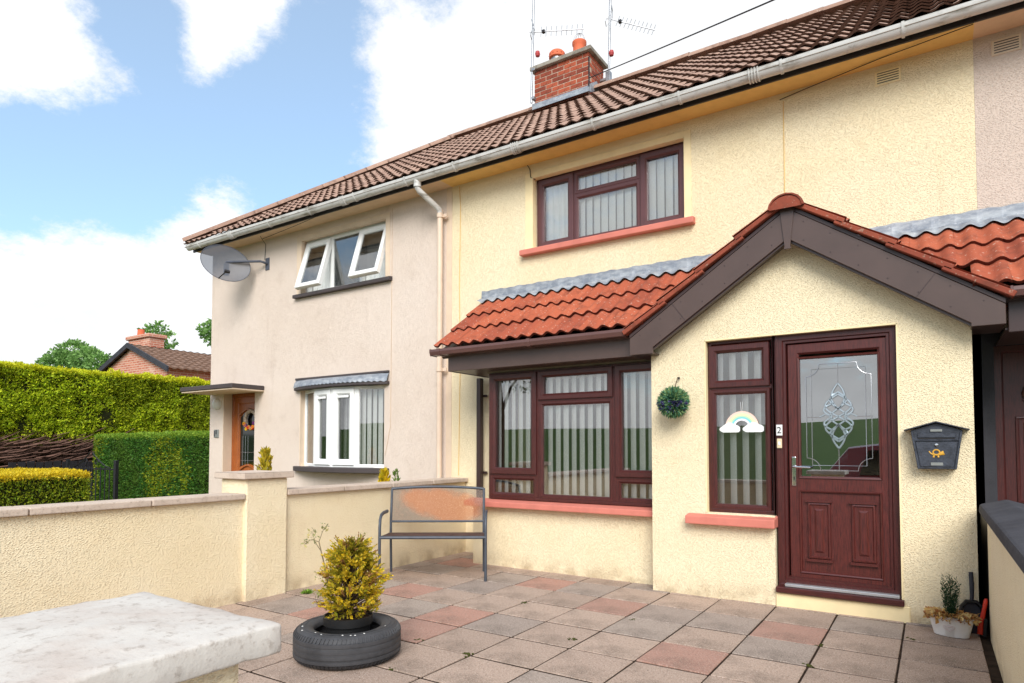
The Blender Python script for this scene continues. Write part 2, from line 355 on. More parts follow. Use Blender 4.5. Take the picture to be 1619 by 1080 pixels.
# ------------------------------------------------------------------ scene graph helpers
WM = {}
def link(o, parent=None, local=False):
    COL.objects.link(o)
    mb = o.matrix_basis.copy()
    if parent is not None:
        o.parent = parent
        if local: o.matrix_parent_inverse = Matrix.Identity(4); WM[o.name] = WM[parent.name] @ mb
        else: o.matrix_parent_inverse = WM[parent.name].inverted(); WM[o.name] = mb
    else: WM[o.name] = mb
    return o
def tag(o, label=None, cat=None, group=None, kind=None):
    if label: o['label'] = label
    if cat: o['category'] = cat
    if group: o['group'] = group
    if kind: o['kind'] = kind
    return o
def thing(name, label, cat, loc=(0, 0, 0), rz=0, group=None):
    o = bpy.data.objects.new(name, None); o.empty_display_size = .2
    o.matrix_basis = Matrix.Translation(loc) @ Matrix.Rotation(rz, 4, 'Z'); link(o); return tag(o, label, cat, group)
def objm(name, mesh, parent=None, mat=None, local=False):
    o = bpy.data.objects.new(name, mesh)
    if mat is not None: o.matrix_basis = mat
    return link(o, parent, local)
class MB:
    def __init__(s): s.v = []; s.f = []; s.mi = []; s.cur = 0
    def add(s, vs, fs):
        b = len(s.v); s.v += [tuple(map(float, p)) for p in vs]; s.f += [tuple(b + i for i in f) for f in fs]; s.mi += [s.cur] * len(fs); return s
    def box(s, x0, x1, y0, y1, z0, z1):
        return s.add([(x0, y0, z0), (x1, y0, z0), (x1, y1, z0), (x0, y1, z0), (x0, y0, z1), (x1, y0, z1), (x1, y1, z1), (x0, y1, z1)],
                     [(0, 3, 2, 1), (4, 5, 6, 7), (0, 1, 5, 4), (1, 2, 6, 5), (2, 3, 7, 6), (3, 0, 4, 7)])
    def prism(s, pts, axis, a, b):
        """polygon pts (2d) extruded along an axis from a to b"""
        def mk(p, c): return {0: (c, p[0], p[1]), 1: (p[0], c, p[1]), 2: (p[0], p[1], c)}[axis]
        n = len(pts); vs = [mk(p, a) for p in pts] + [mk(p, b) for p in pts]
        fs = [tuple(range(n))[::-1], tuple(range(n, 2 * n))] + [(i, (i + 1) % n, n + (i + 1) % n, n + i) for i in range(n)]
        return s.add(vs, fs)
    def tube(s, path, r, n=8, cap=True, flat=1.0):
        P = [Vector(p) for p in path]; rr = r if isinstance(r, (list, tuple)) else [r] * len(P)
        up = Vector((0, 0, 1)); vs = []; prev = None
        for i, p in enumerate(P):
            t = (P[min(i + 1, len(P) - 1)] - P[max(i - 1, 0)]).normalized()
            if prev is None:
                a = up if abs(t.dot(up)) < .9 else Vector((1, 0, 0)); e1 = (a - t * a.dot(t)).normalized()
            else: e1 = (prev - t * prev.dot(t)).normalized()
            prev = e1; e2 = t.cross(e1)
            for k in range(n):
                a = 2 * math.pi * k / n; vs.append(p + e1 * math.cos(a) * rr[i] + e2 * math.sin(a) * rr[i] * flat)
        fs = [(i * n + k, i * n + (k + 1) % n, (i + 1) * n + (k + 1) % n, (i + 1) * n + k) for i in range(len(P) - 1) for k in range(n)]
        if cap: fs += [tuple(range(n))[::-1], tuple(range((len(P) - 1) * n, len(P) * n))]
        return s.add(vs, fs)
    def lathe(s, prof, c=(0, 0, 0), n=32, sx=1, sy=1, close=False):
        vs = [(c[0] + r * sx * math.cos(2 * math.pi * k / n), c[1] + r * sy * math.sin(2 * math.pi * k / n), c[2] + z) for r, z in prof for k in range(n)]
        m = len(prof); fs = [(i * n + k, i * n + (k + 1) % n, ((i + 1) % m) * n + (k + 1) % n, ((i + 1) % m) * n + k) for i in range(m if close else m - 1) for k in range(n)]
        return s.add(vs, fs)
    def frame(s, x0, x1, z0, z1, prof):
        """mitred rectangular frame facing -Y; prof = [(inset, y), ...]"""
        vs = []
        for d, y in prof: vs += [(x0 + d, y, z0 + d), (x1 - d, y, z0 + d), (x1 - d, y, z1 - d), (x0 + d, y, z1 - d)]
        fs = [(4 * i + k, 4 * i + (k + 1) % 4, 4 * i + 4 + (k + 1) % 4, 4 * i + 4 + k) for i in range(len(prof) - 1) for k in range(4)]
        return s.add(vs, fs)
    def mesh(s, name, mats, bevel=0, smooth=None, seg=1):
        me = bpy.data.meshes.new(name); me.from_pydata(s.v, [], s.f)
        for m in (mats if isinstance(mats, (list, tuple)) else [mats]): me.materials.append(M[m] if isinstance(m, str) else m)
        for p, i in zip(me.polygons, s.mi): p.material_index = i
        bm = bmesh.new(); bm.from_mesh(me)
        if bevel:
            bm.edges.ensure_lookup_table()
            es = [e for e in bm.edges if len(e.link_faces) == 2 and e.calc_face_angle(0) > R(28)]
            bmesh.ops.bevel(bm, geom=es, offset=bevel, segments=seg, affect='EDGES', profile=.6)
        bmesh.ops.recalc_face_normals(bm, faces=bm.faces); bm.to_mesh(me); bm.free()
        if smooth is not None:
            for p in me.polygons: p.use_smooth = True
            me.set_sharp_from_angle(angle=R(smooth))
        return me
    def build(s, name, mats, parent=None, bevel=0, smooth=None, local=False, mat=None, seg=1):
        return objm(name, s.mesh(name, mats, bevel, smooth, seg), parent, mat, local)
def bx(name, mat, parent, x0, x1, y0, y1, z0, z1, bevel=.004, local=False):
    return MB().box(x0, x1, y0, y1, z0, z1).build(name, mat, parent, bevel, local=local)
def pieces(mb, name, mat, parent):
    for k in range(len(mb.v) // 8):
        q = MB(); q.v = mb.v[8 * k:8 * k + 8]; q.f = [tuple(i - 8 * k for i in f) for f in mb.f[6 * k:6 * k + 6]]; q.mi = [0] * 6; q.build(name, mat, parent)
def jitter_mesh(me, amp, freq, seed=0):
    from mathutils import noise as mn
    for v in me.vertices:
        p = Vector(v.co) * freq + Vector((seed, seed * 2.1, 0)); d = mn.noise_vector(p); v.co += d * amp
def wall_holes(x0, x1, z0, z1, y, holes, depth, mbx=None, wall_depth=None):
    """front skin at y with rectangular holes and reveals going back by depth"""
    mb = mbx or MB(); xs = sorted({x0, x1, *[h[0] for h in holes], *[h[1] for h in holes]}); zs = sorted({z0, z1, *[h[2] for h in holes], *[h[3] for h in holes]})
    for i in range(len(xs) - 1):
        for j in range(len(zs) - 1):
            cx, cz = (xs[i] + xs[i + 1]) / 2, (zs[j] + zs[j + 1]) / 2
            if any(h[0] < cx < h[1] and h[2] < cz < h[3] for h in holes): continue
            mb.add([(xs[i], y, zs[j]), (xs[i + 1], y, zs[j]), (xs[i + 1], y, zs[j + 1]), (xs[i], y, zs[j + 1])], [(0, 1, 2, 3)])
            mb.add([(xs[i], y + depth, zs[j]), (xs[i + 1], y + depth, zs[j]), (xs[i + 1], y + depth, zs[j + 1]), (xs[i], y + depth, zs[j + 1])], [(3, 2, 1, 0)])
    for a, b, c, d in holes:
        mb.add([(a, y, c), (b, y, c), (b, y, d), (a, y, d), (a, y + depth, c), (b, y + depth, c), (b, y + depth, d), (a, y + depth, d)], [(0, 4, 5, 1), (1, 5, 6, 2), (2, 6, 7, 3), (3, 7, 4, 0)])
    return mb
def merge(me, d=1e-4):
    bm = bmesh.new(); bm.from_mesh(me); bmesh.ops.remove_doubles(bm, verts=bm.verts, dist=d); bmesh.ops.recalc_face_normals(bm, faces=bm.faces); bm.to_mesh(me); bm.free()

# ------------------------------------------------------------------ key planes (metres)
YM, YB, YP = 6.43, 5.85, 5.646        # main facade, bay, porch front
XL, XS, XR = -10.5, -5.14, .35        # corner of the left house, party lines
SOF = 4.68
# ================================================================== SETTING
def sheet(name, mat, x0, x1, y0, y1, z):
    me = MB().add([(x0, y0, z), (x1, y0, z), (x1, y1, z), (x0, y1, z)], [(0, 1, 2, 3)]).mesh(name, mat); return tag(objm(name, me), kind='structure')
sheet('ground', 'grass', -900, 900, -900, 900, -.12)
sheet('road', 'asphalt', -60, 60, -8.5, -1.7, -.112)
tag(bx('footpath', 'pavement', None, -60, 60, -1.7, .1, -.14, -.02, .01), kind='structure')
sheet('front_garden', 'garden', -30, -5.2, .1, 40, -.03)
# hill across the road (seen mirrored in the panes)
def hill():
    mb = MB(); nx, ny = 60, 24; xs = np.linspace(-260, 160, nx); ys = np.linspace(-9.5, -190, ny); vs = []
    for y in ys:
        for x in xs:
            t = min(1, max(0, (-9.5 - y) / 95)); h = 5.2 * t * t * (3 - 2 * t) * (1 + .22 * math.sin(x * .021 + 1) + .12 * math.sin(x * .06)) - .13
            vs.append((x, y, h))
    mb.add(vs, [(j * nx + i, j * nx + i + 1, (j + 1) * nx + i + 1, (j + 1) * nx + i) for j in range(ny - 1) for i in range(nx - 1)])
    return tag(mb.build('hill', 'grass', None, smooth=60), kind='structure')
hill()
# patio: bedding plus single slabs
patio = tag(bx('patio', 'joint', None, -4.93, .32, .12, YM, -.12, -.006, 0), kind='structure')
PX0, PXP, PY0, PYP = -1.547, .4505, 3.725, .468
def cell(px, py):
    p = at(px, py, 2, 0); return (math.floor((p[0] - PX0) / PXP), math.floor((p[1] - PY0) / PYP))
REDS = {cell(*q) for q in ((659, 934), (722, 973), (865, 923), (963, 958), (1078, 1044), (1252, 997), (494, 967), (741, 893), (630, 1010))}
GREYS = {cell(*q) for q in ((770, 928), (935, 930), (1260, 1021), (1149, 988), (600, 960), (640, 985), (1020, 990), (540, 1000), (1380, 1000), (470, 960), (1090, 975))}
def slab_mesh(w, h, mat):
    mb = MB(); mb.box(-w / 2, w / 2, -h / 2, h / 2, -.05, 0); me = mb.mesh('slab', mat, .0035); return me
cache = {}
for i in range(-8, 5):
    for j in range(-8, 6):
        xa, ya = PX0 + i * PXP, PY0 + j * PYP; xb, yb = xa + PXP, ya + PYP
        if i == 3: xb = min(xb, .31)
        if i == 2: xb = xa + PXP
        xa, xb, ya, yb = max(xa, -4.915), min(xb, .305), max(ya, .16), min(yb, YM)
        if xb - xa < .06 or yb - ya < .06 or i > 4: continue
        if ya > YP - .02 and xa > -2.2: continue
        if ya > YB + .1 and xa > -4.4: continue
        g = .013; w, h = round(xb - xa - g, 3), round(yb - ya - .022, 3)
        mat = 'slab_red' if (i, j) in REDS else 'slab_grey' if ((i, j) in GREYS or random.random() < .12) else 'slab'
        key = (w, h, mat)
        if key not in cache: cache[key] = slab_mesh(w, h, mat)
        rx, ry = random.gauss(0, .0035), random.gauss(0, .0035)
        m = Matrix.Translation(((xa + xb) / 2, (ya + yb) / 2, random.uniform(-.002, .002))) @ Matrix.Rotation(rx, 4, 'X') @ Matrix.Rotation(ry, 4, 'Y') @ Matrix.Rotation(random.gauss(0, .004), 4, 'Z')
        objm('paving_slab', cache[key], patio, m)
# moss in the joints
mo = MB()
for px, py in ((738, 1036), (740, 1034), (1297, 1020), (1277, 1052), (828, 953), (486, 938), (660, 1012), (620, 1058), (905, 1010), (1000, 980), (1440, 1010)):
    c = at(px, py, 2, 0)
    for k in range(14):
        a, rr = random.random() * 6.28, random.random() * .035; x, y = c[0] + rr * math.cos(a), c[1] + rr * math.sin(a); s = random.uniform(.004, .010)
        mo.lathe([(s * 1.2, 0), (s, s * .6), (0.0005, s)], (x, y, -.004), 6)
tag(mo.build('moss', 'moss', patio), kind='stuff')

# ================================================================== roof tiles
TW = .30
def tile_proto(L, amp, th, lift, rolls=2, n=5, sharp=1.0):
    N = rolls * n + 1; mb = MB(); vs = []
    for (y, zo, k) in ((0, lift, 0), (0, lift + th, 1), (L, th, 1)):
        for i in range(N):
            u = i / (N - 1) * TW; c = .5 + .5 * math.cos(2 * math.pi * (u / TW * rolls + .25)); c = c ** sharp
            vs.append((u - TW / 2, y + (.004 if not k else 0), zo + amp * c))
    fs = []
    for r in range(2):
        for i in range(N - 1): fs.append((r * N + i, r * N + i + 1, (r + 1) * N + i + 1, (r + 1) * N + i))
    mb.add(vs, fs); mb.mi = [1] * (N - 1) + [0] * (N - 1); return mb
def tile_field(parent, mesh, origin, ex, ey, cols, rows, gauge, skip=None, cut=None, jit=.004, mname='roof_tile', wmat=None):
    ex, ey = Vector(ex).normalized(), Vector(ey).normalized(); ez = ex.cross(ey); O = Vector(origin)
    Rm = Matrix((ex, ey, ez)).transposed().to_4x4(); cnt = 0
    for r in range(rows):
        for c in range(cols[0], cols[1]):
            p = O + ex * (c + .5) * TW + ey * (r * gauge + random.gauss(0, jit)) + ez * random.gauss(0, .0015)
            if skip and skip(p, r, c): continue
            m = Matrix.Translation(p) @ Rm @ Matrix.Rotation(random.gauss(0, .006), 4, 'Z')
            me = mesh
            if cut:
                me = cut(m, mesh, p)
                if me is None: continue
            objm(mname, me, parent, m); cnt += 1
    return cnt
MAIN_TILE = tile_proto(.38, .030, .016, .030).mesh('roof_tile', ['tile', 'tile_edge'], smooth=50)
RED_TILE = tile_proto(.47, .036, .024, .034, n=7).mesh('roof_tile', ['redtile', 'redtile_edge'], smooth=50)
EY, EZ, RY, RZ = 5.98, 4.775, 9.26, 7.06
RS = Vector((0, RY - EY, RZ - EZ)); RL = RS.length; RU = RS.normalized()
HIPX = -10.62
def ridge_piece(mat, L=.45, r=.115):
    mb = MB(); n = 9
    vs = [(r * math.cos(math.pi * k / (n - 1)), y, r * math.sin(math.pi * k / (n - 1)) * .85) for y in (0, L) for k in range(n)]
    vs += [((r - .015) * math.cos(math.pi * k / (n - 1)), 0, (r - .015) * math.sin(math.pi * k / (n - 1)) * .85) for k in range(n)]
    mb.add(vs, [(k, k + 1, n + k + 1, n + k) for k in range(n - 1)] + [(2 * n + k, 2 * n + k + 1, k + 1, k) for k in range(n - 1)]); return mb.mesh('ridge_tile', mat, smooth=50)
RIDGE = ridge_piece('tile')
def along(a, b, k, roll=0):
    a, b = Vector(a), Vector(b); y = (b - a).normalized(); x = y.cross(Vector((0, 0, 1))).normalized(); z = x.cross(y); return Matrix.Translation(a + y * k) @ Matrix((x, y, z)).transposed().to_4x4()
def main_roof(house, xa, xb, hip=False):
    # boarding under the tiles
    d = .06
    pts = [(xa, EY, EZ - d), (xb, EY, EZ - d), (xb, RY, RZ - d), (xa if not hip else HIPX + (RY - EY), RY, RZ - d)]
    mb = MB().add(pts, [(0, 1, 2, 3)]); mb.add([(p[0], 2 * RY - p[1], p[2]) for p in pts], [(3, 2, 1, 0)])
    if hip: mb.add([(HIPX, EY, EZ - d), (HIPX + RY - EY, RY, RZ - d), (HIPX, 2 * RY - EY, EZ - d)], [(0, 1, 2)])
    roof = mb.build('roof', 'tile', house)
    cols = (math.ceil((xa - HIPX) / TW - .5), math.ceil((xb - HIPX) / TW - .5))
    def cut(m, mesh, p):
        if not hip: return mesh
        lim = HIPX + (p.y - EY)
        if p.x - TW / 2 > lim + .4: return mesh
        if p.x + TW / 2 < lim - .02: return None
        bm = bmesh.new(); bm.from_mesh(mesh); mi = m.inverted()
        co = mi @ Vector((HIPX, EY, EZ)); no = (mi.to_3x3() @ Vector((1, -1, 0))).normalized()
        bmesh.ops.bisect_plane(bm, geom=bm.verts[:] + bm.edges[:] + bm.faces[:], plane_co=co, plane_no=no, clear_inner=True)
        if len(bm.faces) < 2: bm.free(); return None
        me = mesh.copy(); bm.to_mesh(me); bm.free(); return me
    tile_field(roof, MAIN_TILE, (HIPX, EY + .015, EZ - .045), (1, 0, 0), RU, cols, 12, (RL - .02) / 12, cut=cut)
    k = 0; x = (HIPX + RY - EY - .12) if hip else xa
    while x < xb - .05:
        objm('ridge_tile', RIDGE, roof, Matrix.Translation((x, RY, RZ + .005)) @ Matrix.Rotation(R(-90), 4, 'Z') @ Matrix.Rotation(random.gauss(0, .01), 4, 'X')); x += .45
    if hip:
        a = Vector((HIPX, EY, EZ)); b = Vector((HIPX + RY - EY, RY, RZ)); n = int((b - a).length / .42) + 1
        for i in range(n): objm('ridge_tile', RIDGE, roof, along(a, b, i * .42 + .02))
    return roof
def eaves(house, xa, xb, smat, left_end=False):
    bx('soffit', smat, house, xa, xb, 6.14, YM + .02, SOF, SOF + .02, 0)
    bx('fascia_board', 'black', house, xa, xb, 6.115, 6.14, 4.655, 4.80, .003)
    r = .06; n = 12; gy, gz = 6.04, 4.752
    vs = []
    for x in (xa, xb):
        for rr in (r, r - .006):
            vs += [(x, gy - rr * math.cos(math.pi * k / n), gz - 1.45 * rr * math.sin(math.pi * k / n)) for k in range(n + 1)]
    m = n + 1; fs = [(k, k + 1, 2 * m + k + 1, 2 * m + k) for k in range(n)] + [(m + k, m + k + 1, 3 * m + k + 1, 3 * m + k) for k in range(n)]
    fs += [(0, m, 3 * m, 2 * m), (n, m + n, 3 * m + n, 2 * m + n)]
    g = MB().add(vs, fs)
    if left_end: g.add([(xa, gy, gz)] + [(xa, gy - r * math.cos(math.pi * k / n), gz - 1.45 * r * math.sin(math.pi * k / n)) for k in range(n + 1)], [tuple(range(n + 2))])
    gut = g.build('gutter', 'gutter', house, smooth=40)
    def band(x, w, rr):
        mb = MB(); vs = [(x + dx, gy - rr * math.cos(math.pi * k / n), gz - 1.45 * rr * math.sin(math.pi * k / n) + (.004 if k in (0, n) else 0)) for dx in (0, w) for k in range(n + 1)]
        vs += [(x + dx, gy - (r - .001) * math.cos(math.pi * k / n), gz - 1.45 * (r - .001) * math.sin(math.pi * k / n)) for dx in (0, w) for k in range(n + 1)]
        fs = [(k, k + 1, m + k + 1, m + k) for k in range(n)] + [(k, k + 1, 2 * m + k + 1, 2 * m + k) for k in range(n)] + [(m + k, m + k + 1, 3 * m + k + 1, 3 * m + k) for k in range(n)]
        return mb.add(vs, fs)
    x = xa + .35
    while x < xb: band(x, .022, r + .007).build('gutter_bracket', 'gutter', gut, smooth=40); x += .93
    for x in np.arange(xa + 1.2, xb - .3, 2.6):
        u = band(x, .012, r + .010); [u.v.extend([]) for _ in ()]
        for k in (1, 2, 3):
            q = band(x + k * .026, .012, r + .010); u.add(q.v, q.f)
        u.build('gutter_union', 'gutter', gut, smooth=40)
    return gut

# ================================================================== windows
def sash(mb, x0, x1, z0, z1, y, w=.055, t=.02, depth=.06):
    mb.frame(x0, x1, z0, z1, [(0, y + depth), (0, y - t + .006), (.006, y - t), (w - .02, y - t), (w - .004, y - t + .016), (w, y - t + .018), (w, y + depth)])
def pane(parent, x0, x1, z0, z1, y, mat='glass'):
    return bx('pane', mat, parent, x0, x1, y, y + .004, z0, z1, 0)
SLAT = {}
def slats(parent, x0, x1, z0, z1, y, pitch=.105, ang=55, w=.089, mat='blind', jit=3):
    h = round(z1 - z0, 3)
    if (h, w, mat) not in SLAT:
        mb = MB(); n = 3; vs = []
        for z in (0, h):
            for k in range(n + 1):
                u = k / n - .5; vs.append((u * w, .006 * (1 - 4 * u * u), z))
        mb.add(vs, [(k, k + 1, n + 1 + k + 1, n + 1 + k) for k in range(n)]); SLAT[(h, w, mat)] = mb.mesh('blind_slat', mat, smooth=60)
    x = x0 + pitch * .5
    while x < x1:
        objm('blind_slat', SLAT[(h, w, mat)], parent, Matrix.Translation((x, y, z0)) @ Matrix.Rotation(R(ang + random.gauss(0, jit)), 4, 'Z')); x += pitch
def curtain(parent, x0, x1, z0, z1, y, amp=.018, wl=.07):
    mb = MB(); n = int((x1 - x0) / .008); vs = []
    for z in (z0, z1):
        for k in range(n + 1):
            x = x0 + (x1 - x0) * k / n; vs.append((x, y + amp * math.sin(x / wl * 6.28 + 1.3 * math.sin(x * 9)), z))
    mb.add(vs, [(k, k + 1, n + 2 + k, n + 1 + k) for k in range(n)]); return mb.build('curtain', 'net', parent, smooth=60)
def bars(*bs):
    mb = MB()
    for b in bs: mb.box(*b)
    return mb
def sill(house, x0, x1, y0, y1, z0, z1, mat='sill'):
    mb = MB().add([(x0, y0, z0), (x1, y0, z0), (x1, y1, z0), (x0, y1, z0), (x0, y0, z1 - .012), (x1, y0, z1 - .012), (x1, y1, z1 + .012), (x0, y1, z1 + .012)], [(0, 3, 2, 1), (4, 5, 6, 7), (0, 1, 5, 4), (1, 2, 6, 5), (2, 3, 7, 6), (3, 0, 4, 7)])
    return mb.build('window_sill', mat, house, .008, seg=2)

# ================================================================== MIDDLE HOUSE (cream, number 2)
H = thing('terraced_house', 'cream roughcast house with maroon windows, salmon sills and a gabled porch', 'house', (-2.4, YM, 0))
UW = (-3.92, -2.085, 3.665, 4.52)
wm = wall_holes(XS, XR, -.1, SOF + .02, YM, [UW, (-4.10, -2.25, .76, 2.10)], .14)
wm.box(XS, XS + .02, YM + .14, 12.1, -.1, 4.7); wm.box(XR - .02, XR, YM + .14, 12.1, -.1, 4.7); wm.box(XS, XR, 12.1, 12.12, -.1, 4.7)
ow = wm.build('wall', 'yellow', H)
bx('floor', 'room', H, XS + .03, XR - .03, YM + .15, 12.05, 2.45, 2.7, 0); bx('ceiling', 'room', H, XS + .03, XR - .03, YM + .15, 12.05, 4.66, 4.69, 0)
MB().box(XS + .03, XR - .03, 9.0, 9.03, -.05, 2.45).box(XS + .03, XR - .03, 9.0, 9.03, 2.7, 4.66).build('inner_wall', 'room', H)
bx('ground_floor', 'roomfloor', H, XS + .03, XR - .03, YM + .15, 9.0, -.1, .0, 0)
# smooth plaster bands round the upper window
sb = MB(); sb.box(UW[0] - .10, UW[0], YM - .006, YM + .01, UW[2] - .08, UW[3] + .0).box(UW[0] - .10, UW[1] + .07, YM - .006, YM + .01, UW[3], UW[3] + .055).box(UW[1], UW[1] + .07, YM - .006, YM + .01, UW[2], UW[3])
sb.box(UW[0] - .012, UW[0] + .004, YM - .004, YM + .075, UW[2], UW[3] - .001).box(UW[1] - .004, UW[1] + .012, YM - .004, YM + .075, UW[2], UW[3] - .001).box(UW[0], UW[1], YM - .004, YM + .075, UW[3] - .012, UW[3] + .004)
pieces(sb, 'window_surround', 'yellow_smooth', H)
sill(H, -4.06, -1.975, YM - .085, YM + .08, 3.58, 3.655)
# upper window
def upper_window():
    y = YM + .10; x0, x1, z0, z1 = UW; z0 -= .008
    f = MB(); f.frame(x0, x1, z0, z1, [(0, y + .07), (0, y), (.035, y), (.045, y + .01), (.045, y + .07)])
    xa, xb = x0 + .50, x1 - .52
    f.box(xa - .022, xa + .022, y + .001, y + .07, z0 + .04, z1 - .04).box(xb - .022, xb + .022, y + .001, y + .07, z0 + .04, z1 - .04); zt = z1 - .29; f.box(xa + .02, xb - .02, y + .002, y + .07, zt - .02, zt + .02)
    w = f.build('window', 'maroon_up', H, .003)
    for (a, b, c, d) in ((x0 + .025, xa - .004, z0 + .022, z1 - .025), (xb + .004, x1 - .025, z0 + .022, z1 - .025)):
        s = MB(); sash(s, a, b, c, d, y, .075); s.build('sash', 'maroon_up', w); pane(w, a + .07, b - .07, c + .07, d - .07, y + .02)
    for (a, b, c, d) in ((xa + .01, xb - .01, z0 + .03, zt - .008), (xa + .01, xb - .01, zt + .008, z1 - .03)):
        s = MB(); sash(s, a, b, c, d, y, .045, .004); s.build('glazing_bead', 'maroon_up', w); pane(w, a + .04, b - .04, c + .04, d - .04, y + .02)
    slats(w, xa + .02, x1 - .03, z0 + .02, z1 - .02, y + .075, .095, 166)
    curtain(w, x0 + .03, xa + .02, z0 + .02, z1 - .02, y + .075)
upper_window()
# bay
bw = MB(); bw.box(-4.36, -2.15, YB, YB + .12, -.1, .69); bw.box(-4.36, -4.24, YB + .12, YM, -.1, .69)
bw.build('bay_wall', 'yellow', H)
bx('bay_ceiling', 'room', H, -4.18, -2.17, YB + .02, YM, 2.13, 2.16, 0)
bx('bay_return', 'maroon', H, -4.17, -4.13, YB + .075, YM, .72, 2.14, .003)
sill(H, -4.41, -2.155, YB - .115, YB + .05, .652, .722)
def bay_window():
    y = YB; x0, x1, z0, z1 = -4.145, -2.16, .735, 2.13; xa, xb = -3.51, -2.625
    f = MB(); f.frame(x0, x1, z0, z1, [(0, y + .07), (0, y), (.03, y), (.04, y + .01), (.04, y + .07)])
    f.box(xa - .028, xa + .028, y + .001, y + .07, z0 + .035, z1 - .035).box(xb - .028, xb + .028, y + .001, y + .07, z0 + .035, z1 - .035)
    zl = 1.005; zt = 1.80
    f.box(x0 + .035, xa - .026, y + .002, y + .07, zl - .02, zl + .02).box(xb + .026, x1 - .035, y + .002, y + .07, zl - .02, zl + .02).box(xa + .026, xb - .026, y + .002, y + .07, zt - .02, zt + .02)
    w = f.build('window', 'maroon', H, .003)
    for (a, b, c, d, t, wd) in ((x0 + .02, xa - .012, zl + .006, z1 - .02, .02, .07), (xb + .012, x1 - .006, zl + .006, z1 - .02, .02, .07), (xa + .012, xb - .012, zt + .004, z1 - .02, .02, .065),
                            (x0 + .03, xa - .018, z0 + .028, zl - .012, .003, .045), (xb + .018, x1 - .02, z0 + .028, zl - .012, .003, .045), (xa + .018, xb - .018, z0 + .028, zt - .012, .003, .045)):
        s = MB(); sash(s, a, b, c, d, y, wd, t); s.build('sash' if t > .01 else 'glazing_bead', 'maroon', w); pane(w, a + wd - .006, b - wd + .006, c + wd - .006, d - wd + .006, y + .02)
    slats(w, x0 + .04, x1 - .01, z0 + .02, z1 - .02, y + .085, .094, 152)
    bx('headrail', 'white', w, x0 + .05, x1 - .03, y + .072, y + .10, z1 - .05, z1 - .02, .003)
bay_window()
# bay roof
bf = bx('bay_fascia', 'brownfascia', H, -4.52, -2.20, 5.585, 5.61, 2.15, 2.345, .004)
bx('bay_soffit', 'brownfascia', H, -4.515, -2.20, 5.612, YM - .005, 2.155, 2.17, 0)
bx('bay_fascia_end', 'darkbrown', H, -4.52, -4.495, 5.612, YM - .005, 2.15, 2.34, .003)
def small_gutter(house, xa, xb, mat, y=5.50, ends=True):
    pr = [(y - .055, 2.392), (y - .058, 2.365), (y - .045, 2.325), (y + .06, 2.325), (y + .075, 2.365), (y + .075, 2.392), (y + .068, 2.392), (y + .055, 2.335), (y - .04, 2.335), (y - .048, 2.392)]
    g = MB().prism(pr, 0, xa, xb).build('eaves_gutter', mat, house, .003)
    for x in (xa + .09, xa + .09 + 1.17):
        if x < xb - .02: MB().prism([(y - .064, 2.397), (y - .066, 2.362), (y - .05, 2.318), (y + .07, 2.318), (y + .08, 2.362), (y + .08, 2.397)], 0, x, x + .04).build('gutter_clip', mat, g, .003)
    if ends: MB().prism([(y - .061, 2.396), (y - .062, 2.362), (y - .048, 2.32), (y + .06, 2.32), (y + .08, 2.362), (y + .08, 2.396)], 0, xa - .012, xa + .006).build('gutter_stop', mat, g, .003)
    return g
small_gutter(H, -4.66, -2.34, 'browngutter')
APX, APZ, SL = -.94, 3.28, .683
BE = Vector((0, 5.50, 2.395)); BT = Vector((0, YM, 3.10)); BU = (BT - BE).normalized(); BL = (BT - BE).length
def low_roof(house, x0, ncol, lim=-2.16, side=-1):
    d = .02
    r = MB().prism([(5.52, 2.36), (YM, 3.06), (YM, 2.90), (5.60, 2.30)], 0, x0 + .02 if side < 0 else .31, (-2.19) if side < 0 else x0 + ncol * TW - .02).build('bay_roof', 'darkbrown', house)
    def trim(m, mesh, p):
        zp = APZ - SL * abs(p.x - APX)
        if p.y > YP: return mesh if p.z + .45 > zp else None
        if (p.x - lim) * side > TW / 2: return mesh
        if (p.x - lim) * side < -TW / 2: return None
        bm = bmesh.new(); bm.from_mesh(mesh); bmesh.ops.bisect_plane(bm, geom=bm.verts[:] + bm.edges[:] + bm.faces[:], plane_co=(lim - p.x, 0, 0), plane_no=(side, 0, 0), clear_inner=True)
        me = mesh.copy(); bm.to_mesh(me); bm.free(); return me
    tile_field(r, RED_TILE, (x0, BE.y, BE.z - .02), (1, 0, 0), BU, (0, ncol), 3, (BL - .06) / 3, jit=.003, cut=trim)
    return r
low_roof(H, -4.62, 11)
def flashing(house, x0, x1, name='lead_flashing', ph=0):
    mb = MB(); N = int((x1 - x0) / .0125); vs = []; z0 = 3.245
    for k in range(N + 1):
        x = x0 + (x1 - x0) * k / N; c = .5 + .5 * math.cos(2 * math.pi * ((x - ph) / TW * 2 + .25)); w = .034 * c
        base = BT + BU * -.015
        wob = .004 * math.sin(x * 21) + .003 * math.sin(x * 47)
        vs += [(x, YM - .012, z0 + wob), (x, YM - .016, base.z + .062 + w * .12), (x, base.y - .09 - .012 * c + wob, base.z - .062 + .052 + w * .98), (x, base.y - .092 - .012 * c + wob, base.z - .062 + .046 + w * .98)]
    mb.add(vs, [(4 * k + j, 4 * k + 4 + j, 4 * k + 5 + j, 4 * k + 1 + j) for k in range(N) for j in range(3)])
    return mb.build(name, 'lead', house, smooth=50)
flashing(H, -4.66, -1.30, ph=-4.62)
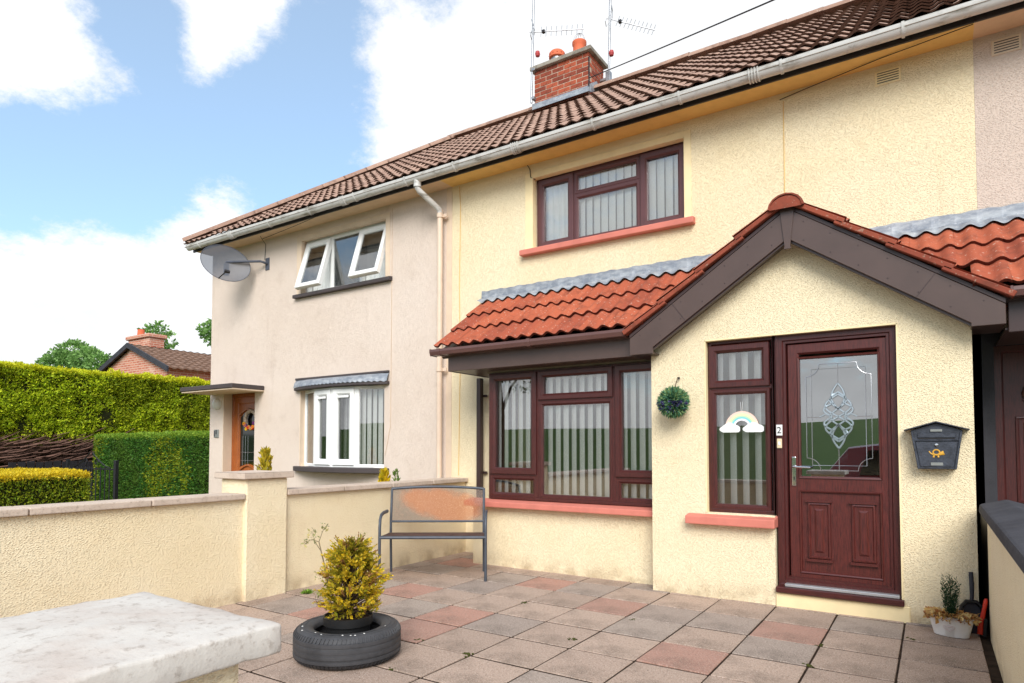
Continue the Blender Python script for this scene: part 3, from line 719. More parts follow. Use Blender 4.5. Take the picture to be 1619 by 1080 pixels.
# porch
PXA, PXB = -2.16, .255
DO = (-1.665, -.205, .11, 2.245)
APX, APZ, SL = -.94, 3.28, .683
def porch_wall():
    mb = MB(); hz = 2.12
    holes = [(-1.665, -1.10, .735, 2.245), (-1.10, -.205, .11, 2.245)]
    # rectangle part up to 2.26, then the gable triangle
    zt = 2.30
    wall_holes(PXA, PXB, -.1, zt, YP, holes, .10, mb)
    s = [(PXA, zt), (PXB, zt), (PXB, 2.40), (APX, 3.17), (PXA, 2.40)]
    mb.add([(x, YP, z) for x, z in s], [(0, 1, 2, 3, 4)])
    mb.box(PXA, PXA + .12, YP + .1, YM - .002, -.1, 2.38); mb.box(PXB - .12, PXB, YP + .1, YM - .002, -.1, 2.38)
    o = mb.build('porch_wall', 'yellow', H); return o
porch_wall()
bx('porch_ceiling', 'room', H, PXA + .12, PXB - .12, YP + .1, YM, 2.30, 2.33, 0)
bx('porch_floor', 'roomfloor', H, PXA + .12, PXB - .12, YP + .1, YM, -.05, .10, 0)
bx('porch_inner_wall', 'room', H, PXA + .12, PXB - .12, YM - .04, YM - .01, .1, 2.3, 0)
rv = MB(); rv.box(-1.668, -1.657, YP - .003, YP + .07, .735, 2.243).box(-.213, -.202, YP - .003, YP + .07, .16, 2.243).box(-1.665, -.205, YP - .003, YP + .07, 2.237, 2.248)
pieces(rv, 'door_reveal', 'yellow_smooth', H)
bx('plinth', 'yellow_smooth', H, -1.10, -.16, YP - .012, YP + .03, -.02, .115, .006)
sill(H, -1.825, -1.085, YP - .10, YP + .08, .638, .72)
def porch_window():
    y = YP + .06; x0, x1, z0, z1 = -1.662, -1.085, .735, 2.243
    f = MB(); f.frame(x0, x1, z0, z1, [(0, y + .07), (0, y), (.03, y), (.04, y + .01), (.04, y + .07)]); zt = 1.82
    f.box(x0 + .035, x1 - .035, y + .002, y + .07, zt - .02, zt + .02)
    w = f.build('window', 'maroon', H, .003)
    a, b = x0 + .018, x1 - .05
    s = MB(); sash(s, a, b, zt + .004, z1 - .045, y, .065, .02); s.build('sash', 'maroon', w); pane(w, a + .06, b - .06, zt + .064, z1 - .105, y + .02)
    s = MB(); sash(s, a + .01, b, z0 + .03, zt - .012, y, .045, .003); s.build('glazing_bead', 'maroon', w); pane(w, a + .05, b - .04, z0 + .07, zt - .052, y + .02)
    slats(w, x0 + .04, x1 - .03, z0 + .03, z1 - .03, y + .085, .105, 138)
porch_window()
def front_door():
    y = YP + .05; x0, x1, z0, z1 = -1.085, -.207, .185, 2.243
    f = MB(); f.frame(x0, x1, z0 - .02, z1, [(0, y + .08), (0, y - .01), (.012, y - .01), (.02, y - .004), (.05, y - .004), (.058, y + .008), (.075, y + .008), (.08, y + .03), (.08, y + .08)])
    fr = f.build('door_frame', 'maroon', H)
    bx('door_sill', 'maroon_h', H, -1.095, -.195, YP - .045, YP + .13, .118, .165, .006)
    bx('threshold', 'alu', H, -1.03, -.225, YP - .012, YP + .10, .166, .19, .004)
    a, b, c, d = -.995, -.258, .20, 2.155; yd = y + .022
    gx0, gx1, gz0, gz1 = -.905, -.345, 1.065, 2.03
    mb = MB()
    # stiles and rails with a moulded rim round the glass and the lower panel
    st = MB(); st.frame(a, b, c, d, [(0, yd + .04), (0, yd), (.004, yd - .002), (.07, yd - .002), (.086, yd + .012)])
    st.add([(a + .086, yd + .012, c + .086), (b - .086, yd + .012, c + .086), (b - .086, yd + .012, d - .086), (a + .086, yd + .012, d - .086)], [])
    zr = 1.0
    st.box(a + .07, b - .07, yd - .0015, yd + .04, zr - .055, gz0)
    st.box(a + .085, b - .085, yd + .012, yd + .04, c + .085, zr - .05)
    # bolection bead round glass
    st.frame(gx0 - .018, gx1 + .018, gz0 - .018, gz1 + .018, [(0, yd - .0025), (.004, yd - .012), (.016, yd - .008), (.02, yd + .012)])
    st.frame(a + .07, b - .07, c + .075, zr - .048, [(0, yd - .003), (.006, yd - .01), (.016, yd - .004), (.022, yd + .013)])
    dr = st.build('door', 'door_panel', H)
    for (p0, p1) in ((-.862, -.692), (-.545, -.375)):
        p = MB(); p.frame(p0, p1, .40, .855, [(0, yd + .011), (.004, yd - .004), (.016, yd - .006), (.024, yd + .004), (.05, yd + .005), (.066, yd - .006), (.07, yd - .006)])
        p.add([(p0 + .07, yd - .006, .47), (p1 - .07, yd - .006, .47), (p1 - .07, yd - .006, .785), (p0 + .07, yd - .006, .785)], [(0, 1, 2, 3)])
        for zc, w in ((.862, .012), (.388, .022)): p.box(p0 - .012, p1 + .012, yd - .014, yd + .011, zc - w / 2, zc + w / 2)
        p.build('raised_panel', 'door_panel', dr)
    bx('pane', 'doorglass', dr, gx0 - .005, gx1 + .005, yd + .016, yd + .022, gz0 - .005, gz1 + .005, 0)
    # leaded lines
    yl = yd + .011; cx = (gx0 + gx1) / 2; cz = (gz0 + gz1) / 2
    def came(pts, r=.0026): MB().tube([(x, yl, z) for x, z in pts], r, 5).build('lead_came', 'leadcame', dr, smooth=60)
    L, Rr, B, T = gx0 + .045, gx1 - .045, gz0 + .05, gz1 - .05; o = .04; n = .10
    arc = lambda ax, az, r, t0, t1: [(ax + r * math.cos(R(t0 + (t1 - t0) * k / 8)), az + r * math.sin(R(t0 + (t1 - t0) * k / 8))) for k in range(9)]
    came([(L, B + n)] + [(L, T - n)] + arc(L, T, n, -90, 0) + [(L + n, T), (Rr - n, T)] + arc(Rr, T, n, 180, 270) + [(Rr, T - n), (Rr, B + n)] + arc(Rr, B, n, 90, 180) + [(Rr - n, B), (L + n, B)] + arc(L, B, n, 0, 90))
    came([(L + o, B + o), (L + o, T - o), (Rr - o, T - o), (Rr - o, B + o), (L + o, B + o)])
    came([(cx, T), (cx, cz + .26)]); came([(cx, B), (cx, cz - .25)]); came([(L, cz), (cx - .13, cz)]); came([(cx + .13, cz), (Rr, cz)])
    # interlaced bevel cluster
    def ribbon(pts, w=.0075):
        MB().tube([(x, yl - .002, z) for x, z in pts], w, 6, flat=.6).build('glass_bevel', 'bevel', dr, smooth=30)
    def lens(z0_, z1_, wd): 
        k = 14; l = [(cx - wd * math.sin(math.pi * i / k) ** 1.0, z0_ + (z1_ - z0_) * i / k) for i in range(k + 1)]
        return l, [(2 * cx - x, z) for x, z in l]
    for q in lens(cz + .055, cz + .27, .048): ribbon(q)
    for q in lens(cz - .255, cz - .06, .045): ribbon(q)
    for sgn in (-1, 1):
        k = 26
        us = np.linspace(-.5, .5, k)
        ribbon([(cx + sgn * .098 * math.sin(2 * math.pi * u) * (1 - .15 * abs(u)), cz + .36 * u) for u in us])
        ribbon([(cx + sgn * .060 * math.cos(3 * math.pi * u), cz + .40 * u) for u in us])
        ribbon([(cx + sgn * (.03 + .075 * math.sin(2 * math.pi * abs(u)) ** .8), cz + .22 * u) for u in us])
        ribbon([(cx + sgn * .135, cz), (cx + sgn * .095, cz + .022), (cx + sgn * .06, cz), (cx + sgn * .095, cz - .022), (cx + sgn * .135, cz)], .005)
    # handle on a long backplate
    hx = a + .038
    h = MB().box(hx - .016, hx + .016, yd - .014, yd + .0, .985, 1.225).build('handle', 'chrome', dr, .006, seg=2)
    MB().tube([(hx, yd - .005, 1.145), (hx, yd - .05, 1.145), (hx + .02, yd - .06, 1.143), (hx + .13, yd - .055, 1.139)], [.010, .010, .010, .008], 10).build('lever', 'chrome', h, smooth=50)
    bx('keyhole', 'black', h, hx - .004, hx + .004, yd - .016, yd - .013, 1.035, 1.06, .001)
    # number plate and bell push on the frame post
    px_ = -1.062
    bp = bx('number_plate', 'white', fr, px_ - .024, px_ + .024, y - .022, y - .010, 1.40, 1.49, .002)
    cu = bpy.data.curves.new('digit', 'FONT'); cu.body = '2'; cu.size = .075; cu.extrude = .0012; cu.align_x = 'CENTER'
    to = bpy.data.objects.new('tmp', cu); me = bpy.data.meshes.new_from_object(to); bpy.data.objects.remove(to); me.materials.append(M['ink'])
    objm('house_number', me, H, Matrix.Translation((px_, y - .0235, 1.42)) @ Matrix.Rotation(R(90), 4, 'X'))
    bl = MB().box(px_ - .02, px_ + .02, y - .026, y - .010, 1.295, 1.375).build('doorbell', 'cream', fr, .006, seg=2); bx('number', 'white', bl, px_ - .009, px_ + .009, y - .029, y - .025, 1.32, 1.35, .002)
front_door()
# porch roof: boarding, bargeboards, tiles, ridge
def porch_roof():
    zl = lambda x, dz: APZ - dz - SL * abs(x - APX)
    xl, xr = -2.30, .44
    mb = MB()
    for s, xe in ((-1, xl), (1, xr)):
        mb.prism([(APX, APZ - .02), (xe, zl(xe, .02)), (xe, zl(xe, .05)), (APX, APZ - .05)], 1, 5.475, YM)
    roof = mb.build('porch_roof', 'darkbrown', H)
    yb0, yb1 = 5.475, 5.50
    for s, xe, xi in ((-1, xl, -2.08), (1, xr, .245)):
        zbot = 2.145
        xk = xi; zk = zl(xk, .30)
        pts = [(APX + s * .001, APZ - .055), (xe, zl(xe, .055)), (xe, zbot), (xk, zbot), (xk, zk), (APX + s * .001, APZ - .30)]
        o = MB().prism(pts, 1, yb0, yb1).build('barge_board', 'brownfascia', H, .003)
        # cover joint strip, screw caps
        xs_ = xe - s * .40
        MB().prism([(xs_, zl(xs_, .058)), (xs_ + .006, zl(xs_ + .006, .058)), (xs_ + .006 - s * .12, zl(xs_, .30) + .08), (xs_ - s * .12, zl(xs_, .30) + .08)], 1, yb0 - .002, yb0 + .004).build('board_joint', 'darkbrown', o)
        sc = MB()
        for k in range(7):
            x = APX + s * (.12 + k * .19)
            for dz in (.10, .25):
                if (x - xi) * s < 0 or dz < .2: sc.box(x - .004, x + .004, yb0 - .003, yb0 + .002, zl(x, dz) - .004, zl(x, dz) + .004)
        pieces(sc, 'screw_cap', 'darkbrown', o)
        # box end and soffit behind
        MB().box(min(xe, xk) + .004, max(xe, xk) - .004, yb1 + .001, YP + .25, zbot + .002, zbot + .02).build('soffit_end', 'darkbrown', H)
        MB().prism([(xe, zbot + .02), (xe, zl(xe, .055)), (xe - s * .02, zl(xe, .055)), (xe - s * .02, zbot + .02)], 1, yb1 + .001, YP + .3).build('box_end_side', 'brownfascia', H)
        MB().prism([(APX, APZ - .285), (xk, zl(xk, .285)), (xk, zl(xk, .265)), (APX, APZ - .265)], 1, yb1 + .001, YP - .002).build('verge_soffit', 'brownfascia', H)
        # bead along the lower edge of the board
        MB().prism([(APX, APZ - .297), (xk, zl(xk, .297)), (xk, zl(xk, .318)), (APX, APZ - .318)], 1, yb1 - .006, yb1 + .03).build('edge_bead', 'darkbrown', o)
        # tiles
        up = Vector((-s, 0, SL)).normalized(); L = math.hypot(xe - APX, zl(xe, 0) - APZ)
        ex = Vector((0, 1, 0)) if s > 0 else Vector((0, -1, 0))
        org = Vector((xe + s * .03, 5.445 if s > 0 else 5.445 + 4 * TW, zl(xe, .0) - .035))
        tile_field(roof, RED_TILE, org, ex, up, (0, 4), 4, (L - .02) / 4, skip=lambda p, r, c: False, jit=.002)
        # verge undercloak courses: the thick stepped tile edges one sees from the front
        g = (L - .02) / 4
        for r in range(4):
            a = org + up * (r * g); nrm = Vector((s * SL, 0, 1)).normalized()
            a0 = a + nrm * .016; b0 = a + up * (g + .06) + nrm * -.004
            th = nrm * .034
            pts = [(a0.x, a0.z), (b0.x, b0.z), ((b0 + th).x, (b0 + th).z), ((a0 + th * 1.25).x, (a0 + th * 1.25).z)]
            MB().prism(pts, 1, 5.432, 5.52).build('verge_tile', 'redverge', roof, .005)
    # apex trim
    MB().prism([(APX - .055, APZ - .06), (APX, APZ - .03), (APX + .055, APZ - .06), (APX + .022, APZ - .36), (APX + .028, APZ - .385), (APX - .028, APZ - .385), (APX - .022, APZ - .36)], 1, yb0 - .012, yb0 + .002).build('apex_trim', 'brownfascia', H, .002)
    rp = ridge_piece('redverge', .44, .135)
    y = 5.40; k = 0
    while y < YM - .1:
        o = objm('ridge_tile', rp, roof, Matrix.Translation((APX, y, APZ - .065 + .002 * k))); y += .40; k += 1
    n = 9; MB().add([(APX + .125 * math.cos(math.pi * k / (n - 1)), 5.408, APZ - .07 + .10 * math.sin(math.pi * k / (n - 1))) for k in range(n)], [tuple(range(n))]).build('ridge_bedding', 'redverge', roof)
    bx('lead_step', 'lead', H, -.66, -.60, YM - .02, YM - .004, 3.18, 3.27, .003)
porch_roof()
main_roof(H, XS, XR); eaves(H, XS, XR, 'soffit_yel')
# drainpipe of the bay gutter
dp = MB().box(-4.665, -4.60, YM - .115, YM - .05, -.02, 2.15).build('drainpipe', 'darkbrown', H, .006)
for z in (.98, 1.92): bx('pipe_bracket', 'darkbrown', dp, -4.675, -4.56, YM - .05, YM - .02, z, z + .03, .003)
MB().prism([(-4.62, 0.0), (-4.45, 0.0), (-4.42, .10), (-4.47, .17), (-4.60, .18)], 1, YM - .12, YM - .01).build('drain_step', 'yellow_smooth', H, .02)
# wall vents
def vent(house, x0, x1, z0, z1, mat, inner):
    v = bx('wall_vent', mat, house, x0, x1, YM - .008, YM + .004, z0, z1, .003); n = 5; h = (z1 - z0)
    for k in range(n): bx('slot', inner, v, x0 + .018, x1 - .018, YM - .0095, YM - .002, z0 + h * (.13 + .165 * k), z0 + h * (.13 + .165 * k) + h * .055, 0)
vent(H, -.36, -.16, 4.50, 4.63, 'yellow_smooth', 'darkbrown')
# thin cables and cracks along the facade
def wire(name, pts, r, mat, parent, n=5): return MB().tube(pts, r, n).build(name, mat, parent, smooth=60)
wire('cable', [(-5.02, YM - .008, 4.66), (-5.0, YM - .008, 4.4), (-5.015, YM - .008, 3.4), (-5.0, YM - .008, 2.3), (-5.02, YM - .008, .95)], .004, 'soffit_yel', H)
wire('cable', [(-3.98, YM - .02, SOF - .006), (-3.95, YM - .015, 4.62), (-3.94, YM - .012, 4.52), (-3.90, YM + .03, 4.50)], .005, 'darkbrown', H)
wire('cable', [(-1.15, YM - .01, 4.62), (-.9, YM - .02, 4.655), (-.3, YM - .14, 4.672), (.34, YM - .29, 4.650)], .004, 'cable', H)
wire('cable', [(-1.12, YM - .008, 4.60), (-1.12, YM - .008, 3.32)], .003, 'soffit_yel', H)
# chimney on the party line
CX0, CX1, CY0, CY1, CZ0, CZ1 = -5.45, -4.44, 9.0, 9.54, 6.6, 7.60
def chimney():
    ch = bx('chimney', 'mortar', H, CX0 + .005, CX1 - .005, CY0 + .005, CY1 - .005, CZ0, CZ1 - .002, 0)
    bw_, bh, j = .2155, .0655, .0095; half = .103
    bm_full = MB().box(0, bw_, 0, .1, 0, bh).mesh('brick', 'brick', .004); bm_half = MB().box(0, half, 0, .1, 0, bh).mesh('brick', 'brick', .004)
    W_, D_ = CX1 - CX0, CY1 - CY0; n = int((CZ1 - CZ0) / (bh + j))
    def course(L, flip):
        xs = []; x = 0
        if flip: xs.append((0, half)); x = half + j
        while x < L - .02: w = min(bw_, L - x); xs.append((x, w)); x += bw_ + j
        return xs
    for r in range(n):
        z = CZ1 - .004 - (r + 1) * (bh + j) + j
        for x, w in course(W_, r % 2):
            me = bm_full if abs(w - bw_) < .004 else bm_half if abs(w - half) < .004 else MB().box(0, w, 0, .1, 0, bh).mesh('brick', 'brick', .004)
            objm('brick', me, ch, Matrix.Translation((CX0 + x, CY0 + random.gauss(0, .0015), z)))
        for x, w in course(D_ - .102, 1 - r % 2):
            me = bm_full if abs(w - bw_) < .004 else bm_half if abs(w - half) < .004 else MB().box(0, w, 0, .1, 0, bh).mesh('brick', 'brick', .004)
            objm('brick', me, ch, Matrix.Translation((CX1 + random.gauss(0, .0015), CY0 + .102 + x, z)) @ Matrix.Rotation(R(90), 4, 'Z'))
    c = MB(); 
    for i, (o, z) in enumerate(((.05, CZ1), (.06, CZ1 + .06), (.0, CZ1 + .10), )):
        pass
    cap = MB().box(CX0 - .06, CX1 + .06, CY0 - .06, CY1 + .06, CZ1, CZ1 + .065).box(CX0 + .06, CX1 - .06, CY0 + .06, CY1 - .06, CZ1 + .0655, CZ1 + .10).build('chimney_cap', 'stonecap', ch, .012, seg=2)
    z = CZ1 + .09; cy = (CY0 + CY1) / 2
    MB().lathe([(.001, .0), (.135, .0), (.128, .02), (.105, .05), (.102, .20), (.118, .23), (.118, .27), (.10, .275), (.09, .2), (.001, .19)], (-4.72, cy - .05, z), 24).build('chimney_pot', 'potred', ch, smooth=40)
    g = MB()
    for k in range(4):
        a = k * math.pi / 4; g.tube([(-4.72 + .1 * math.cos(a) * math.cos(t), cy - .05 + .1 * math.sin(a) * math.cos(t), z + .27 + .15 * math.sin(t)) for t in np.linspace(0, math.pi, 11)], .003, 4)
    g.build('wire_guard', 'steel', ch)
    MB().lathe([(.001, 0), (.105, 0), (.105, .13), (.11, .135), (.001, .14)], (-5.14, cy - .05, z), 24).build('flue_liner', 'steel', ch, smooth=40)
    q = MB().lathe([(.108, .13), (.135, .145), (.135, .22), (.11, .25), (.05, .27), (.001, .272)], (-5.14, cy - .05, z), 24).build('flue_cowl', 'potred', ch, smooth=40)
    sl = MB()
    for k in range(12):
        a = k * math.pi / 6; sl.lathe([(.001, -.012), (.012, 0), (.001, .012)], (-5.14 + .131 * math.cos(a), cy - .05 + .131 * math.sin(a), z + .185), 6)
    sl.build('cowl_openings', 'black', ch)
    # lead apron
    za = EZ + (CY0 - EY) * (RZ - EZ) / (RY - EY)
    MB().add([(CX0 - .04, CY0 - .008, za + .17), (CX1 + .04, CY0 - .008, za + .17), (CX1 + .04, CY0 - .010, za + .06), (CX0 - .04, CY0 - .010, za + .06), (CX1 + .08, CY0 - .16, za - .02), (CX0 - .08, CY0 - .16, za - .02)], [(0, 1, 2, 3), (3, 2, 4, 5)]).build('lead_apron', 'lead', ch)
    MB().prism([(CY0 - .05, za + .02), (CY0 - .02, za + .18), (CY0 + .26, za + .36), (CY0 + .54, za + .18), (CY0 + .54, za), (CY0 + .26, za + .2)], 0, CX1 + .002, CX1 + .012).build('lead_soaker', 'lead', ch)
    cb = wire('cable', [(CX1 + .006, CY0 - .006, z - .18), (CX1 + .006, CY0 - .006, 7.1), (CX1 + .02, CY0 - .05, 7.02)], .012, 'cable', ch)
chimney()

# ================================================================== LEFT HOUSE
HL = thing('terraced_house', 'beige end house with white windows, satellite dish and canopied oak door', 'house', (-7.8, YM, 0))
LU = (-8.12, -6.32, 3.665, 4.515); LB = (-8.10, -6.33, 1.02, 2.17); LD = (-10.10, -9.24, -.1, 2.22)
lw = wall_holes(XL, XS, -.1, SOF + .02, YM, [LU, LB, LD], .14)
lw.box(XL, XL + .14, YM + .14, 12.1, -.1, 4.7); lw.box(XS - .02, XS - .005, YM + .14, 12.1, -.1, 4.7); lw.box(XL, XS, 12.1, 12.12, -.1, 4.7)
lw.build('wall', 'beige', HL)
bx('floor', 'room', HL, XL + .15, XS - .03, YM + .15, 12.05, 2.45, 2.7, 0); bx('ceiling', 'room', HL, XL + .15, XS - .03, YM + .15, 12.05, 4.66, 4.69, 0)
MB().box(XL + .15, XS - .03, 9.0, 9.03, -.05, 2.45).box(XL + .15, XS - .03, 9.0, 9.03, 2.7, 4.66).build('inner_wall', 'room', HL)
sb = MB(); sb.box(LU[0] - .10, LU[0], YM - .006, YM + .01, LU[2] - .05, LU[3]).box(LU[0] - .10, LU[1] + .08, YM - .006, YM + .01, LU[3], LU[3] + .06).box(LU[1], LU[1] + .08, YM - .006, YM + .01, LU[2] - .05, LU[3])
sb.box(LU[0] - .012, LU[0] + .004, YM - .004, YM + .075, LU[2], LU[3] - .001).box(LU[1] - .004, LU[1] + .012, YM - .004, YM + .075, LU[2], LU[3] - .001).box(LU[0], LU[1], YM - .004, YM + .075, LU[3] - .012, LU[3] + .004)
sb.box(LD[0] - .012, LD[0] + .006, YM - .005, YM + .155, 0, LD[3]).box(LB[0] - .012, LB[0] + .004, YM - .004, YM + .1, LB[2], LB[3] - .001).box(XS - .09, XS - .002, YM - .005, YM + .01, .9, SOF)
pieces(sb, 'window_surround', 'beige_smooth', HL)
sill(HL, -8.24, -6.19, YM - .07, YM + .08, 3.605, 3.67, 'darksill')
def left_upper():
    y = YM + .10; x0, x1, z0, z1 = LU
    f = MB(); f.frame(x0, x1, z0, z1, [(0, y + .07), (0, y), (.05, y), (.06, y + .01), (.06, y + .07)]); xa, xb = x0 + .58, x1 - .60
    f.box(xa - .03, xa + .03, y + .001, y + .07, z0 + .05, z1 - .05).box(xb - .03, xb + .03, y + .001, y + .07, z0 + .05, z1 - .05)
    w = f.build('window', 'white', HL, .003); pane(w, xa + .03, xb - .03, z0 + .05, z1 - .05, y + .02)
    for a, b in ((x0 + .03, xa - .005), (xb + .005, x1 - .03)):
        piv = Matrix.Translation((0, y - .01, z1 - .05)) @ Matrix.Rotation(R(-17), 4, 'X')
        h = z1 - .05 - (z0 + .03); s = MB(); sash(s, a, b, -h, 0, 0, .075, .02, .05); so = s.build('sash', 'white', w, mat=piv)
        objm('pane', MB().box(a + .07, b - .07, .01, .014, -h + .07, -.07).mesh('pane', 'glass'), w, piv)
    curtain(w, x0 + .03, x1 - .03, z0 + .02, z1 - .02, y + .085, .012, .09)
left_upper()
def bow():
    N = 5; x0, x1, z0, z1 = LB; xs = np.linspace(x0, x1, N); off = [0.08, -.10, -.155, -.10, .08]; ys = [YM + o for o in off]
    root = None
    for k in range(4):
        a = Vector((xs[k], ys[k], 0)); b = Vector((xs[k + 1], ys[k + 1], 0)); L = (b - a).length; ang = math.atan2(b.y - a.y, b.x - a.x)
        m = Matrix.Translation(a) @ Matrix.Rotation(ang, 4, 'Z')
        f = MB(); f.frame(0, L, z0 + .0, z1 - .0, [(0, .06), (0, 0), (.035, 0), (.045, .01), (.045, .06)])
        if root is None: root = w = f.build('window', 'white', HL, .003, mat=m)
        else: w = f.build('bow_light', 'white', root, .003, mat=m)
        if k in (1, 2):
            s = MB(); sash(s, .03, L - .03, z0 + .03, z1 - .03, 0, .085, .025); s.build('sash', 'white', root, mat=m)
            i = .11
        else: i = .045
        objm('pane', MB().box(i, L - i, .02, .024, z0 + i, z1 - i).mesh('pane', 'glass'), root, m)
        if k in (1, 2): objm('trickle_vent', MB().box(.12, L - .12, -.032, -.02, z1 - .16, z1 - .125).mesh('trickle_vent', 'white', .003), root, m)
        p = .085; x = .06
        while x < L - .03:
            h = round(z1 - z0 - .06, 3)
            if ('b', h) not in SLAT: SLAT[('b', h)] = MB().add([(-.04, 0, 0), (.04, 0, 0), (.04, 0, h), (-.04, 0, h)], [(0, 1, 2, 3)]).mesh('blind_slat', 'blind')
            objm('blind_slat', SLAT[('b', h)], root, m @ Matrix.Translation((x, .12, z0 + .03)) @ Matrix.Rotation(R(160 + random.gauss(0, 4)), 4, 'Z')); x += p
    # curved sill and lead canopy
    xm, hw = (x0 + x1) / 2, (x1 - x0) / 2 + .10
    arc = lambda d: [(xm + hw * t, YM - d * (1 - abs(t) ** 2.3) - (.05 if d > .1 else 0)) for t in np.linspace(-1, 1, 25)]
    pl = arc(.22) + [(xm + hw, YM + .10), (xm - hw, YM + .10)]
    MB().prism(pl, 2, .945, 1.018).build('window_sill', 'darksill', HL, .008)
    top = arc(.20) + [(xm + hw, YM + .0), (xm - hw, YM + .0)]
    MB().prism(top, 2, 2.172, 2.215).build('bow_canopy', 'darksill', HL, .004)
    mb = MB(); n = 120; vs = []
    for i in range(n + 1):
        t = -1 + 2 * i / n; d = .205 * (1 - abs(t) ** 2.3) + .053; c = .5 + .5 * math.cos(i * 2 * math.pi / 5)
        vs += [(xm + hw * t, YM - d - .002 - .006 * c, 2.205 + .014 * c), (xm + hw * t, YM - d * .92 + .01, 2.29), (xm + hw * t * .995, YM - .004, 2.34)]
    mb.add(vs, [(3 * i + j, 3 * i + 3 + j, 3 * i + 4 + j, 3 * i + 1 + j) for i in range(n) for j in range(2)]); mb.build('lead_canopy', 'lead', HL, smooth=60)
    bx('canopy_trim', 'darksill', HL, xm - hw, xm + hw, YM - .03, YM - .003, 2.335, 2.365, .003)
bow()
bx('canopy', 'beige_smooth', HL, -10.42, -9.0, 5.87, YM, 2.205, 2.225, 0); bx('canopy_edge', 'darksill', HL, -10.43, -8.99, 5.85, YM - .002, 2.226, 2.295, .006)
def oak_door():
    y = YM + .17; x0, x1, z0, z1 = -10.13, -9.20, .12, 2.23
    f = MB(); f.frame(x0, x1, z0, z1, [(0, y + .06), (0, y - .01), (.06, y - .01), (.07, y + .01), (.07, y + .06)]); f.build('door_frame', 'oak', HL)
    a, b = x0 + .07, x1 - .07; d = MB(); d.frame(a, b, z0 + .05, z1 - .07, [(0, y + .05), (0, y + .005), (.10, y + .005), (.115, y + .02)])
    d.add([(a + .115, y + .021, z0 + .16), (b - .115, y + .021, z0 + .16), (b - .115, y + .021, z1 - .18), (a + .115, y + .021, z1 - .18)], [(0, 1, 2, 3)])
    dr = d.build('door', 'oak', HL)
    xm = (a + b) / 2; g0, g1, zb, zt = a + .18, b - .18, .98, 1.82
    arch = [(g0, zb)] + [(g0 + (g1 - g0) * t, zb + .05 * math.sin(math.pi * t)) for t in np.linspace(0, 1, 9)] + [(g0 + (g1 - g0) * t, zt + .10 * math.sin(math.pi * t)) for t in np.linspace(1, 0, 11)]
    MB().prism(arch, 1, y + .012, y + .018).build('pane', 'carglass', dr)
    for e, z in ((1, zt + .03), (1, zb - .05)):
        MB().tube([(g0 - .03 + (g1 - g0 + .06) * t, y + .008, z + .10 * math.sin(math.pi * t) - (.0 if z > 1.5 else .03)) for t in np.linspace(0, 1, 12)], .016, 6).build('arched_moulding', 'oak', dr, smooth=60)
    MB().tube([(x, y + .008, z) for x, z in ((g0 - .015, zb), (g0 - .015, zt))], .012, 6).build('arched_moulding', 'oak', dr)
    for k in range(1, 4): MB().tube([(g0 + k * .07, y + .01, zb + .02), (g0 + k * .07, y + .01, 1.5)], .003, 4).build('lead_came', 'leadcame', dr)
    for z in (1.08, 1.22): MB().tube([(g0, y + .01, z), (g1, y + .01, z)], .003, 4).build('lead_came', 'leadcame', dr)
oak_door()
lp = MB().lathe([(.001, .08), (.05, .075), (.09, .045), (.10, 0), (.001, 0)], (0, 0, 0), 20).build('wall_lamp', 'whitepaint', HL, smooth=50, mat=Matrix.Translation((-10.28, YM, 2.05)) @ Matrix.Rotation(R(90), 4, 'X'))
np_ = bx('number_plate', 'plate', HL, -10.36, -10.22, YM - .014, YM, 1.47, 1.61, .004)
bx('number_mark', 'charcoal', np_, -10.345, -10.325, YM - .018, YM - .013, 1.49, 1.59, 0); bx('number_mark', 'charcoal', np_, -10.30, -10.275, YM - .018, YM - .013, 1.53, 1.60, 0)
wc = at(396, 664, 1, YM + .13)
WRTH = thing('door_wreath', 'twig wreath with yellow and red flowers on the oak door', 'wreath', tuple(wc))
MB().tube([(wc[0] + .15 * math.cos(t) * (1 + .03 * math.sin(9 * t)), YM + .14, wc[2] + .15 * math.sin(t)) for t in np.linspace(0, 2 * math.pi, 40)], .032, 7).build('twig_ring', plain('pale twigs', lin(196, 176, 156), .9, .15, .35, 40, .8), WRTH, smooth=50)
for k in range(12):
    a_ = R(200 + k * 12); p_ = (wc[0] + .155 * math.cos(a_) + random.gauss(0, .012), YM + .108, wc[2] + .155 * math.sin(a_) + random.gauss(0, .016)); q = MB()
    for j in range(7): q.lathe([(.001, -.012), (.016, -.004), (.014, .008), (.001, .012)], (p_[0] + .02 * math.cos(j * .9), p_[1] - .008, p_[2] + .02 * math.sin(j * .9)), 6)
    q.build('flower', plain('petal', lin(*[(226, 182, 40), (206, 60, 44), (230, 140, 50), (120, 60, 120)][k % 4]), .7, .2, .1), WRTH)
main_roof(HL, HIPX, XS, True); gl = eaves(HL, HIPX + .04, XS, 'soffit_beige', True)
MB().tube([(-5.40, 6.045, 4.69), (-5.40, 6.045, 4.60), (-5.385, 6.07, 4.56), (-5.30, 6.28, 4.42), (-5.275, 6.335, 4.38), (-5.275, 6.345, 4.34)], .037, 12).build('swan_neck', 'gutter', HL, smooth=50)
MB().lathe([(.048, -.06), (.048, .06)], (-5.40, 6.045, 4.665), 14).build('gutter_outlet', 'gutter', HL, smooth=50)
pp = MB().tube([(-5.275, 6.345, 4.38), (-5.275, 6.345, -.05)], .036, 14).build('downpipe', 'pipe', HL, smooth=50)
for z in (4.30, 2.3): MB().lathe([(.036, -.025), (.046, -.025), (.046, .025), (.036, .025)], (-5.275, 6.345, z), 14).box(-5.275 + .03, -5.275 + .10, 6.345 + .01, 6.345 + .03, z - .02, z + .02).box(-5.285, -5.265, 6.38, YM, z - .015, z + .015).build('pipe_clip', 'pipe', pp, smooth=40)
